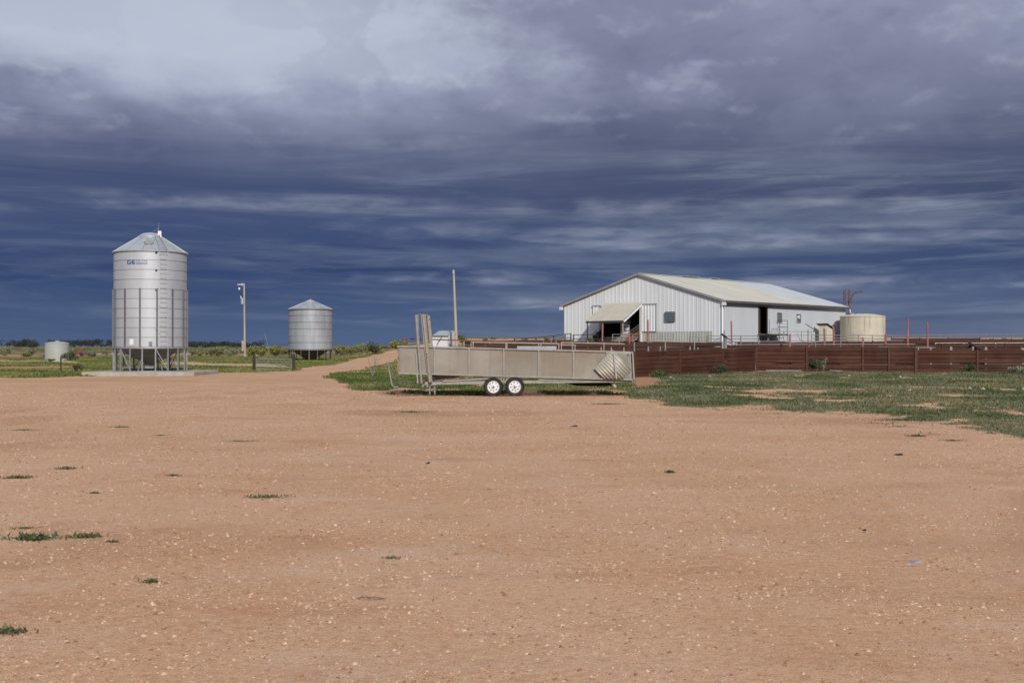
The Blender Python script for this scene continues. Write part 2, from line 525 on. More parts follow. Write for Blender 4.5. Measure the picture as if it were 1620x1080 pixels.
def vnoise(x, y):
    xi, yi = np.floor(x).astype(int), np.floor(y).astype(int)
    fx, fy = x - xi, y - yi
    fx, fy = fx * fx * (3 - 2 * fx), fy * fy * (3 - 2 * fy)
    a, b = _h[xi & 255, yi & 255], _h[(xi + 1) & 255, yi & 255]
    c, d = _h[xi & 255, (yi + 1) & 255], _h[(xi + 1) & 255, (yi + 1) & 255]
    return (a * (1 - fx) + b * fx) * (1 - fy) + (c * (1 - fx) + d * fx) * fy


def fbm(x, y, o=4):
    s, a, t = 0, 0.5, 0
    for i in range(o):
        s = s + a * vnoise(x * 2 ** i + 17.3 * i, y * 2 ** i + 9.1 * i)
        t += a
        a *= 0.5
    return s / t


def sstep(x, a, b):
    t = np.clip((x - a) / (b - a), 0, 1)
    return t * t * (3 - 2 * t)


PRY = [-500, 76, 80, 84, 92, 100, 112, 130, 200, 300, 600, 6000]
PRZ = [0, 0, .30, .55, .80, 1.0, 1.25, 1.55, 2.7, 3.9, 5.0, 9.0]


def ground_z(X, Y):
    X, Y = np.asarray(X, float), np.asarray(Y, float)
    u = X / np.maximum(Y, 1.0)
    w = sstep(u, -0.17, -0.03)
    z = w * np.interp(Y, PRY, PRZ)
    far = sstep(Y, 90, 160)
    z = z + (fbm(X * 0.12 + 3, Y * 0.12 + 5, 3) - 0.5) * (0.07 + 0.35 * far)
    z = z + (fbm(X * 0.9, Y * 0.9, 3) - 0.5) * 0.025
    z = z - 0.12 * np.exp(-((Y - 42.5) / 2.0) ** 2) * sstep(X, -6, -3) * sstep(X, 8, 5) * 0.4
    return z


def gz(x, y):
    return float(ground_z(x, y))


def pol(px, pts):
    xs, ys = zip(*pts)
    return np.interp(px, xs, ys)


def cover(X, Y, full=False):
    """grass, red soil, pale track cover of the ground at plan positions (all 0..1)"""
    Ys = np.maximum(Y, 4.0)
    px = 810 + F * X / Ys
    py = HY + F * CAM_H / Ys
    n1 = fbm(X * 0.45 + 40, Y * 0.30 + 11, 4) - 0.5
    n2 = fbm(X * 1.3 + 7, Y * 0.55 + 31, 4) - 0.5
    nb = fbm(X * 0.16 + 90, Y * 0.11 + 3, 3) - 0.5
    pyw = py + n1 * 20 * np.clip((py - HY) / 70, 0.15, 1.3) + n2 * 20 * np.clip((py - HY) / 70, 0.1, 1.3)
    soft = np.clip((py - HY) / 80, 0.12, 1.5) * 5
    # grass right of the ramp, in front of the yards
    b = pol(px, [(900, 624), (985, 626), (1010, 634), (1100, 640), (1200, 641), (1300, 648), (1400, 656), (1500, 668), (1620, 690), (1800, 712), (2400, 770)])
    fence = pol(px, [(985, 597), (1003, 596), (1195, 588), (1620, 590), (2600, 590)])
    g1 = sstep(b - pyw, -soft, soft) * sstep(px, 985, 1005) * sstep(py - fence, -3, -1)
    g1 = g1 * (1 - 0.9 * sstep(n2 + n1 * 0.7, 0.06, 0.2))
    # bare scar beside the ramp
    scar = np.exp(-(((px - 1015) / 36) ** 2 + ((py - 604) / 11) ** 2))
    g1 = g1 * (1 - sstep(scar + n2 * 0.5, 0.35, 0.6))
    sc2 = np.exp(-(((px - 1215) / 50) ** 2 + ((py - 619) / 4) ** 2))
    g1 = g1 * (1 - sstep(sc2 + n2 * 0.5, 0.4, 0.65))
    # grass left of and under the ramp
    lo = pol(px, [(500, 596), (530, 600), (575, 616), (620, 620), (1010, 620)])
    hi = pol(px, [(500, 596), (540, 592), (585, 587), (640, 577), (700, 566), (1010, 566)])
    g2 = sstep(lo - pyw, -soft * .6, soft * .6) * sstep(pyw - hi, -1.5, 2) * sstep(px, 505, 550) * (1 - sstep(px, 990, 1005))
    g2 = g2 * (1 - 0.85 * sstep(n2 + n1 * 0.6, 0.11, 0.22))
    # far meadow
    eb = pol(px, [(-2000, 597), (0, 597), (70, 596), (130, 593), (300, 589.5), (395, 588), (460, 587), (480, 580), (520, 577.5), (560, 571), (640, 563), (720, 560), (900, 560)])
    g3 = sstep(eb - (py + n1 * 5 * np.clip((py - HY) / 40, 0.2, 1)), -1.2, 1.2) * (1 - sstep(px, 985, 1000) * sstep(py, 545, 550))
    tr = 0 * px
    for pts, wd in (([(-600, 574), (0, 571.5), (70, 571.5), (140, 575)], 1.6), ([(250, 574.5), (330, 577), (420, 578.5), (470, 582)], 3.0),
                    ([(255, 561.3), (330, 559.8), (420, 558.5), (470, 557), (640, 556)], .9), ([(80, 561), (180, 559.5), (260, 559)], .8),
                    ([(560, 567), (640, 556), (700, 553)], .8)):
        xs = [p[0] for p in pts]
        ins = sstep(px, xs[0] - 20, xs[0] + 20) * (1 - sstep(px, xs[-1] - 20, xs[-1] + 20))
        tr = np.maximum(tr, ins * np.exp(-((py + n1 * 2 - pol(px, pts)) / wd) ** 2))
    red = 0 * px
    for pts, wd in (([(-600, 583), (0, 582), (60, 582), (130, 581)], 2.8), ([(-100, 562), (0, 562), (40, 562)], 1.2), ([(200, 556.5), (330, 555), (420, 555)], 1.3)):
        xs = [p[0] for p in pts]
        ins = sstep(px, xs[0] - 20, xs[0] + 20) * (1 - sstep(px, xs[-1] - 30, xs[-1] + 30))
        red = np.maximum(red, ins * np.exp(-((py + n1 * 2 - pol(px, pts)) / wd) ** 2))
    g3 = g3 * (1 - np.clip(1.3 * tr, 0, 1)) * (1 - np.clip(1.4 * red, 0, 1))
    g3 = g3 * (1 - 0.6 * sstep(nb + n1 * .5, 0.12, 0.25))
    g = np.clip(np.maximum(np.maximum(g1, g2), g3), 0, 1)
    # yards behind the front fence are bare
    g = g * (1 - sstep(px, 990, 1003) * (1 - sstep(py - fence, -4, -2)) * (Y < 135))
    # dark red strip before the ramp
    rs = np.exp(-((py - 621) / 6.0) ** 2) * sstep(px, 545, 640) * (1 - sstep(px, 985, 1050))
    red = np.maximum(red, sstep(rs + n2 * .6, 0.3, 0.75))
    red = np.maximum(red, 0.9 * sstep(scar + n2 * .4, 0.3, 0.6))
    red = np.maximum(red, 0.55 * sstep(np.exp(-((py - 655) / 8) ** 2) * sstep(px, 430, 560) * (1 - sstep(px, 820, 1050)) + n2 * 0.9, 0.5, 0.9))
    red = np.maximum(red, 0.5 * sstep(n1 + nb, 0.16, 0.34) * (py > 620))
    tk = 0 * px
    for pts, wd in (([(380, 598), (520, 622), (700, 645), (950, 655), (1300, 660), (1700, 672)], 2.2), ([(420, 602), (560, 632), (740, 656), (980, 666), (1320, 671), (1700, 684)], 2.4),
                    ([(-200, 640), (200, 628), (450, 606), (520, 590)], 1.8), ([(-200, 652), (220, 638), (470, 612), (545, 590)], 1.8),
                    ([(-200, 720), (300, 702), (800, 728), (1200, 745), (1800, 730)], 4.0), ([(-200, 748), (300, 727), (800, 755), (1200, 775), (1800, 758)], 4.5),
                    ([(-200, 905), (400, 872), (900, 850), (1400, 862), (1900, 905)], 10), ([(-200, 985), (400, 945), (900, 920), (1400, 935), (1900, 990)], 12)):
        k_ = np.exp(-((py + n1 * wd * 2 - pol(px, pts)) / wd) ** 2)
        tk = np.maximum(tk, k_ * sstep(n1 + nb + .25 * n2, -.18, .10))
    red = np.maximum(red, 0.34 * tk)
    yard = sstep(px, 985, 1003) * (1 - sstep(py - fence, -2.2, -1.0)) * (Y < 135)
    red = np.maximum(red, 0.8 * yard)
    # streaky weeds out in the dirt on the right
    sw = sstep(n2 + fbm(X * 0.5 + 3, Y * 1.9, 3) - 0.5, 0.20, 0.30) * sstep(px, 1080, 1350) * sstep(py, b - 10, b) * (1 - sstep(py, b + 16, b + 30))
    g = np.maximum(g, 0.9 * sw)
    if full:
        return g, np.clip(red, 0, 1), np.clip(tr, 0, 1), yard
    return g, np.clip(red, 0, 1), np.clip(tr, 0, 1)


def axis(parts):
    out = []
    for a, b, n in parts:
        out += list(np.linspace(a, b, n, endpoint=False))
    return np.array(out + [parts[-1][1]])


ys = np.concatenate([np.arange(-60, 4, 4.0), np.arange(4, 95, 0.3), np.arange(95, 220, 1.6), np.arange(220, 640, 10), np.geomspace(640, 7000, 16)])
xp = np.concatenate([np.arange(0, 42, 0.3), np.arange(42, 140, 1.8), np.geomspace(140, 5000, 16)])
xs = np.concatenate([-xp[:0:-1], xp])
GX, GY = np.meshgrid(xs, ys)
gx, gy = GX.ravel(), GY.ravel()
gzv = ground_z(gx, gy)
nx, ny = len(xs), len(ys)
ii = np.arange(nx * ny).reshape(ny, nx)
quads = np.stack([ii[:-1, :-1].ravel(), ii[:-1, 1:].ravel(), ii[1:, 1:].ravel(), ii[1:, :-1].ravel()], 1)
cg, cr_, ct, cy = cover(gx, gy, True)

gm = bpy.data.materials.new('ground')
gm.use_nodes = True
G = NT(gm.node_tree)
gb = G.n['Principled BSDF']
at = G.node('ShaderNodeAttribute', attribute_name='col')
asep = G.node('ShaderNodeSeparateColor')
G.l.new(at.outputs['Color'], asep.inputs[0])
a_g, a_r, a_t = asep.outputs
pos = G.node('ShaderNodeNewGeometry').outputs['Position']
nb_ = G.noise(pos, 0.22, 5, 0.6)
nm_ = G.noise(pos, 1.6, 6, 0.65)
nf_ = G.noise(pos, 14.0, 6, 0.7)
nff = G.noise(pos, 70.0, 3, 0.6)
dirt = G.mix(G.ss(nb_, 0.32, 0.68), (0.525, 0.282, 0.152), (0.605, 0.362, 0.222))
dirt = G.mix(G.m('MULTIPLY', G.ss(nm_, 0.5, 0.75), 0.55), dirt, (0.385, 0.190, 0.105))
dirt = G.mix(G.m('MULTIPLY', G.ss(nf_, 0.44, 0.62), 0.5), dirt, (0.63, 0.425, 0.275))
dirt = G.mix(G.m('MULTIPLY', G.ss(nf_, 0.47, 0.30), 0.6), dirt, (0.33, 0.168, 0.095))
dirt = G.mix(G.m('MULTIPLY', G.ss(G.noise(pos, 5.0, 6, 0.75), 0.52, 0.70), 0.40), dirt, (0.36, 0.185, 0.105))
dirt = G.mix(G.m('MULTIPLY', G.ss(G.noise(pos, 0.55, 6, 0.7), 0.50, 0.68), 0.35), dirt, (0.60, 0.41, 0.285))
vor = G.node('ShaderNodeTexVoronoi')
G.l.new(pos, vor.inputs['Vector'])
vor.inputs['Scale'].default_value = 48.0
vor2 = G.node('ShaderNodeTexVoronoi')
G.l.new(pos, vor2.inputs['Vector'])
vor2.inputs['Scale'].default_value = 120.0
vs_ = G.node('ShaderNodeSeparateColor')
G.l.new(vor.outputs['Color'], vs_.inputs[0])
vs2 = G.node('ShaderNodeSeparateColor')
G.l.new(vor2.outputs['Color'], vs2.inputs[0])
peb = G.m('MULTIPLY', G.ss(vor.outputs['Distance'], 0.42, 0.30), G.ss(vs_.outputs[0], 0.66, 0.74))
peb2 = G.m('MULTIPLY', G.ss(vor2.outputs['Distance'], 0.45, 0.30), G.ss(vs2.outputs[0], 0.55, 0.65))
dens = G.ss(nm_, 0.36, 0.62, 0.35, 1.0)
dirt = G.mix(G.m('MULTIPLY', G.m('MULTIPLY', peb, dens), 0.6), dirt, (0.62, 0.455, 0.33))
dirt = G.mix(G.m('MULTIPLY', G.m('MULTIPLY', peb2, dens), 0.7), dirt, (0.66, 0.455, 0.31))
dirt = G.mix(G.m('MULTIPLY', G.m('MULTIPLY', G.ss(vor2.outputs['Distance'], 0.5, 0.3), G.ss(vs2.outputs[0], 0.24, 0.16)), 0.6), dirt, (0.33, 0.165, 0.085))
dirt = G.mix(G.m('MULTIPLY', G.m('MULTIPLY', G.ss(vor.outputs['Distance'], 0.45, 0.3), G.ss(vs_.outputs[0], 0.14, 0.08)), 0.5), dirt, (0.35, 0.175, 0.09))
dirt = G.mix(G.m('MULTIPLY', a_r, 0.8), dirt, G.mix(nm_, (0.29, 0.130, 0.062), (0.39, 0.19, 0.10)))
gmp = G.node('ShaderNodeMapping')
G.l.new(pos, gmp.inputs[0])
gmp.inputs['Scale'].default_value = (0.35, 0.9, 1.0)
npatch = G.noise(gmp.outputs[0], 1.0, 7, 0.68)
dirt = G.mix(G.m('MULTIPLY', G.ss(npatch, 0.54, 0.70), 0.50), dirt, (0.40, 0.190, 0.100))
dirt = G.mix(G.m('MULTIPLY', G.ss(npatch, 0.46, 0.32), 0.45), dirt, (0.60, 0.43, 0.32))
dirt = G.mix(a_t, dirt, G.mix(nm_, (0.44, 0.30, 0.20), (0.52, 0.37, 0.25)))
ymask = at.outputs['Alpha']
dirt = G.mix(ymask, dirt, G.mix(nm_, (0.10, 0.058, 0.040), (0.16, 0.095, 0.065)))
gcol = G.mix(G.ss(nm_, 0.35, 0.65), (0.115, 0.118, 0.05), (0.23, 0.175, 0.09))
gcol = G.mix(G.m('MULTIPLY', G.ss(nb_, 0.5, 0.72), 0.6), gcol, (0.17, 0.15, 0.07))
gfac = G.ss(G.m('ADD', a_g, G.m('MULTIPLY', G.m('SUBTRACT', G.noise(pos, 2.6, 5, 0.7), 0.5), 1.1)), 0.38, 0.80)
gfac = G.m('MULTIPLY', gfac, G.ss(a_g, 0.05, 0.2))
G.put(gb.inputs['Base Color'], G.mix(gfac, dirt, gcol))
gb.inputs['Roughness'].default_value = 0.95
gb.inputs['Specular IOR Level'].default_value = 0.15
bmp = G.node('ShaderNodeBump')
bmp.inputs['Strength'].default_value = 0.8
bmp.inputs['Distance'].default_value = 0.02
hgt = G.m('ADD', G.m('MULTIPLY', nf_, 0.9), G.m('ADD', G.m('MULTIPLY', peb, 0.45), G.m('MULTIPLY', peb2, 0.2)))
G.put(bmp.inputs['Height'], G.m('ADD', hgt, G.m('MULTIPLY', nff, 0.25)))
G.l.new(bmp.outputs[0], gb.inputs['Normal'])
ground = np_mesh('ground', np.stack([gx, gy, gzv], 1), quads, gm, np.stack([cg, cr_, ct, cy], 1), True)
tag(ground, 'red gravel yard and grassed plain running to the horizon', kind='structure')


# ------------------------------------------------------------------ pixel helpers (plan position of a thing at a real distance)
def PX(px, Y):
    return (px - 810) / F * Y


def PZ(py, Y):
    return CAM_H + (HY - py) / F * Y


# ================================================================== BIG SILO
def big_silo():
    cxs, cys = PX(238, 69.2), 69.2
    rad = 2.13
    k = 69.2 / F
    zb = CAM_H + (HY - 548.5) * k          # bottom of the wall
    zt = CAM_H + (HY - 400) * k            # eave
    zg = 0.22
    e = empty('grain_silo', (cxs, cys, zg), 'tall ribbed galvanised grain silo with ladder and blue lettering on a concrete slab', 'silo', 'elevated hopper silos')
    e.rotation_euler.z = math.atan2(-cxs, cys)      # ladder side turned towards the yard
    n_r = 10
    hr = (zt - zb) / n_r
    for i in range(n_r):
        z0, z1 = zb + i * hr, zb + (i + 1) * hr
        MB().lathe([(rad - .012, z0), (rad + .001, z0 + .012), (rad, z1 - .03), (rad + .014, z1 - .02), (rad + .014, z1 - .004), (rad - .012, z1)], 72, (cxs, cys, 0)).build('wall_ring', GALV, e, True)
        MB().lathe([(rad, z1 - .008), (rad + .018, z1 - .008), (rad + .018, z1 + .012), (rad, z1 + .012)], 72, (cxs, cys, 0)).build('seam', STEELD, e, True) if i < n_r - 1 else None
    # roof
    rc, zc = 0.70, CAM_H + (HY - 375.5) * k
    nseg = 14
    for i in range(nseg):
        a0, a1 = 2 * math.pi * i / nseg, 2 * math.pi * (i + 1) / nseg
        m = MB()
        pr = [(rad + .07, zt - .03), (rc, zc)]
        m.lathe(pr, 5, (cxs, cys, 0), a0, a1)
        m.lathe([(p[0], p[1] - .02) for p in pr], 5, (cxs, cys, 0), a0, a1)
        rp = m.build('roof_panel', GALVROOF, e, True)
        MB().bar((cxs + (rad + .07) * math.cos(a0), cys + (rad + .07) * math.sin(a0), zt - .015), (cxs + rc * math.cos(a0), cys + rc * math.sin(a0), zc + .015), .035, .05).build('rib', GALVROOF, rp)
    MB().lathe([(rad + .02, zt - .08), (rad + .09, zt - .06), (rad + .09, zt - .02), (rad + .02, zt - .01)], 72, (cxs, cys, 0)).build('eave_ring', STEEL, e, True)
    cap = MB().lathe([(rc + .05, zc - .03), (rc + .05, zc + .05), (rc - .2, zc + .20), (0.42, zc + .24), (0.0, zc + .30)], 24, (cxs, cys, 0)).build('roof_cap', GALVROOF, e, True)
    MB().box((cxs + .52, cys - .35, zc + .16), (.20, .26, .42)).build('vent_box', WHITE, cap)
    MB().tube((cxs + .47, cys - .35, zc + .3), (cxs + .47, cys - .35, zc + .85), .012, .008, 6).tube((cxs + .47, cys - .35, zc + .55), (cxs + .12, cys - .35, zc + .30), .010, .010, 6).build('lid_arm', STEEL, cap)
    # roof hatch
    hy = cys - 1.42
    zh = CAM_H + (HY - 391) * k
    sl = (zc - zt) / (rad - rc)
    hm = MB()
    nrm = Vector((0, -sl, 1)).normalized()
    c0 = Vector((cxs - .1, cys - 1.42, zt + (rad - 1.42) * sl))
    hm.tube(c0, c0 + nrm * .12, .29, .27, 20)
    hm.build('roof_hatch', STEEL, e, True)
    # stiffeners on the lower six rings
    for i in range(14):
        a = -math.pi / 2 + (i - 0.62) * 2 * math.pi / 14
        p = (cxs + (rad + .045) * math.cos(a), cys + (rad + .045) * math.sin(a))
        MB().bar((p[0], p[1], zb), (p[0], p[1], zb + hr * 6.05), .09, .06, (math.cos(a), math.sin(a), 0)).build('stiffener', STIFF, e)
    # skirt, legs, braces
    nl = 18
    MB().lathe([(rad - .05, zb - .10), (rad + .04, zb - .10), (rad + .04, zb - .004), (rad - .05, zb - .004)], 72, (cxs, cys, 0)).build('ring_beam', STEEL, e, True)
    MB().lathe([(rad - .05, zg), (rad + .05, zg), (rad + .05, zg + .05), (rad - .05, zg + .05), (rad - .05, zg)], 72, (cxs, cys, 0)).build('base_ring', STEEL, e, True)
    lp = []
    for i in range(nl):
        a = -math.pi / 2 + (i + 0.38) * 2 * math.pi / nl
        p = (cxs + rad * math.cos(a), cys + rad * math.sin(a))
        lp.append(p)
        MB().bar((p[0], p[1], zg + .05), (p[0], p[1], zb - .10), .075, .07, (math.cos(a), math.sin(a), 0)).build('leg', LEGS, e)
    for i in (0, 3, 6, 9, 12, 15):
        p, q = lp[i], lp[(i + 1) % nl]
        MB().bar((p[0], p[1], zb - .1), (q[0], q[1], zg + .1), .05, .05).build('brace', STEEL, e)
    hb = CAM_H + (HY - 562.5) * k
    rb = 1.12
    MB().lathe([(rb - .03, hb - .04), (rb + .03, hb - .04), (rb + .03, hb + .04), (rb - .03, hb + .04), (rb - .03, hb - .04)], 40, (cxs, cys, 0)).build('hopper_ring', STEEL, e, True)
    for i in range(8):
        a = 2 * math.pi * (i + .5) / 8
        MB().bar((cxs + rb * math.cos(a), cys + rb * math.sin(a), hb), (cxs + (rad - .35) * math.cos(a), cys + (rad - .35) * math.sin(a), zg + .05), .07, .07).build('hopper_strut', STEELD, e)
    MB().lathe([(rad - .05, zb - .05), (.40, zg + .52), (.26, zg + .42), (.26, zg + .30), (0.02, zg + .30)], 40, (cxs, cys, 0)).build('hopper_cone', HOPPER, e, True)
    bt = MB()
    bt.box((cxs - .1, cys, zg + .32), (.55, .5, .30))
    bt.tube((cxs - .2, cys, zg + .3), (cxs - .45, cys - .2, zg + .02), .06, .06, 8)
    bt.build('outlet_boot', STEELD, e)
    # ladder
    def on(ax, z, out=.0):
        a = math.asin(ax / rad)
        return Vector((cxs + (rad + out) * math.sin(a), cys - (rad + out) * math.cos(a), z))
    lad = MB()
    for ax in (.50, .92):
        lad.bar(on(ax, zb - .05, .13), on(ax, zt + .02, .13), .025, .05)
    for i in range(20):
        z = zb + .1 + i * (zt - zb) / 20
        lad.tube(on(.50, z, .13), on(.92, z, .13), .011, .011, 5)
    for z in (zb + .8, zb + 2.4, zb + 4.0, zt - .25):
        for ax in (.50, .92):
            lad.bar(on(ax, z, .0), on(ax, z, .14), .03, .03)
    lad.build('ladder', LADDER, e)
    rl = MB()
    for ax in (.50, .92):
        p = on(ax, zt + .02, .10)
        rl.bar(p, (cxs + ax * .55 - .02, cys - .68, zc + .10), .03, .04)
    for i in range(7):
        f = (i + .5) / 7
        p0, p1 = on(.50, zt + .02, .10), on(.92, zt + .02, .10)
        q0, q1 = Vector((cxs + .50 * .55 - .02, cys - .68, zc + .10)), Vector((cxs + .92 * .55 - .02, cys - .68, zc + .10))
        rl.tube(p0.lerp(q0, f), p1.lerp(q1, f), .012, .012, 5)
    rl.build('roof_ladder', STEEL, e)
    # sight ports
    for i, py in enumerate((400.8, 431, 461, 490.5, 521)):
        z = CAM_H + (HY - py) * k - (.12 if i == 0 else 0)
        p, q = on(.32, z, -.01), on(.32, z, .035)
        MB().tube(p, q, .065, .060, 14).build('sight_port', BLACK if i < 3 else GALV2, e)
    dp = MB()
    dp.bar(on(.0, zb + .05, .03), on(.0, zb + .32, .03), .20, .05, (0, 1, 0))
    dp.bar(on(.0, zb + .17, .06), on(.0, zb + .26, .06), .07, .03, (0, 1, 0))
    dp.build('sample_port', STEELD, e)
    n1 = Vector((math.sin(-.5), -math.cos(-.5), 0))
    MB().slab([on(-1.17, zb + .12, .008), on(-.95, zb + .12, .008), on(-.95, zb + .47, .008), on(-1.17, zb + .47, .008)], n1, .004).build('notice_plate', WHITE, e)
    # lettering: GE (blocky, joined) then SILOS with an underline
    z0, z1 = CAM_H + (HY - 422) * k, CAM_H + (HY - 415.2) * k
    x0, xm, x1 = PX(204.0, cys) - cxs, PX(215.4, cys) - cxs, PX(233.5, cys) - cxs
    def patch(m, xa, xb, za, zc_):
        n = 4
        for i in range(n):
            a, b = xa + (xb - xa) * i / n, xa + (xb - xa) * (i + 1) / n
            m.quad(on(a, za, .008), on(b, za, .008), on(b, zc_, .008), on(a, zc_, .008))
    H = z1 - z0
    t = H * .22
    wq = (xm - x0)
    g = MB()
    xg = x0 + wq * .46
    patch(g, x0, x0 + t, z0 + .02, z1 - .02)
    patch(g, x0 + .01, xg, z1 - t, z1)
    patch(g, x0 + .01, xg, z0, z0 + t)
    patch(g, xg - t * .7, xg, z0 + t, z0 + H * .40)
    patch(g, xg - wq * .16, xm, z0 + H * .36, z0 + H * .36 + t)
    patch(g, xg + wq * .16, xg + wq * .16 + t * .8, z0 + .015, z1 - .015)
    patch(g, xg + wq * .17, xm, z1 - t, z1)
    patch(g, xg + wq * .17, xm, z0, z0 + t)
    g.build('logo_letters', BLUE, e)
    cu = bpy.data.curves.new('silos', 'FONT')
    cu.body = 'SILOS'
    cu.size = 1.0
    to = bpy.data.objects.new('tmp_text', cu)
    col.objects.link(to)
    bpy.context.view_layer.update()
    me = bpy.data.meshes.new_from_object(to.evaluated_get(bpy.context.evaluated_depsgraph_get()))
    bpy.data.objects.remove(to)
    vx = [v.co.x for v in me.vertices]
    vy = [v.co.y for v in me.vertices]
    xs0 = xm + wq * .13
    for v in me.vertices:
        fx = (v.co.x - min(vx)) / (max(vx) - min(vx))
        fy = (v.co.y - min(vy)) / (max(vy) - min(vy))
        v.co = on(xs0 + fx * (x1 - xs0), z0 + H * .30 + fy * H * .70, .008) - e.location
    me.materials.append(BLUE2)
    me.name = 'name_letters'
    lo = bpy.data.objects.new('name_letters', me)
    col.objects.link(lo)
    lo.parent = e
    un = MB()
    patch(un, xs0, x1, z0 + .01, z0 + H * .16)
    un.build('lettering_underline', BLUE, e)
    # slab
    sl_ = MB()
    sl_.box((PX(235, 68.5), 69.3, .08), (6.6, 5.6, .28))
    o = sl_.build('concrete_slab', CONC)
    bv = o.modifiers.new('b', 'BEVEL')
    bv.width = .03
    bv.segments = 2
    tag(o, 'low concrete slab under the tall lettered silo', 'slab')


big_silo()


# ================================================================== SMALL SILO
def small_silo():
    Y = 133.0
    cxs = PX(491, Y)
    k = Y / F
    rad = 33.9 * k
    zb, zt = CAM_H + (HY - 552) * k, CAM_H + (HY - 489) * k
    zg = gz(cxs, Y)
    e = empty('grain_silo', (cxs, Y, zg), 'short round grey silo with conical roof standing beyond the farm gate', 'silo', 'elevated hopper silos')
    n_r = 6
    hr = (zt - zb) / n_r
    for i in range(n_r):
        z0, z1 = zb + i * hr, zb + (i + 1) * hr
        MB().lathe([(rad - .02, z0), (rad, z0 + .015), (rad, z1 - .06), (rad + .02, z1 - .045), (rad + .02, z1 - .01), (rad - .02, z1)], 56, (cxs, Y, 0)).build('wall_ring', GALV2, e, True)
        MB().lathe([(rad, z1 - .02), (rad + .03, z1 - .02), (rad + .03, z1 + .03), (rad, z1 + .03)], 56, (cxs, Y, 0)).build('seam', GALVROOF if i == 1 else STEELD, e, True) if i < n_r - 1 else None
    rc, zc = 7.5 * k, CAM_H + (HY - 477.5) * k
    for i in range(16):
        a0, a1 = 2 * math.pi * i / 16, 2 * math.pi * (i + 1) / 16
        rp = MB().lathe([(rad + .12, zt - .06), (rc, zc)], 3, (cxs, Y, 0), a0, a1).build('roof_panel', GALV2, e, True)
        MB().bar((cxs + (rad + .12) * math.cos(a0), Y + (rad + .12) * math.sin(a0), zt - .03), (cxs + rc * math.cos(a0), Y + rc * math.sin(a0), zc + .03), .06, .07).build('rib', GALV2, rp)
    MB().lathe([(rad, zt - .10), (rad + .15, zt - .09), (rad + .15, zt - .03), (rad, zt)], 56, (cxs, Y, 0)).build('eave_ring', STEELD, e, True)
    MB().lathe([(rc + .12, zc - .05), (rc + .12, zc + .04), (0.06, CAM_H + (HY - 473.3) * k), (0.0, CAM_H + (HY - 472.8) * k)], 24, (cxs, Y, 0)).build('roof_cap', GALVROOF, e, True)
    for i in range(16):
        a = 2 * math.pi * (i + .3) / 16
        p = (cxs + (rad - .06) * math.cos(a), Y + (rad - .06) * math.sin(a))
        MB().tube((p[0], p[1], zg - .1), (p[0], p[1], zb), .045 if i % 4 else .09, None, 8).build('leg', DIRTSTEEL, e)
    MB().lathe([(rad - .04, zb), (.22, zg + .12), (.18, zg + .02)], 40, (cxs, Y, 0)).build('hopper_cone', HOPPER, e, True)
    MB().lathe([(rad - .08, zb - .12), (rad + .04, zb - .12), (rad + .04, zb), (rad - .08, zb)], 56, (cxs, Y, 0)).build('ring_beam', STEELD, e, True)


small_silo()


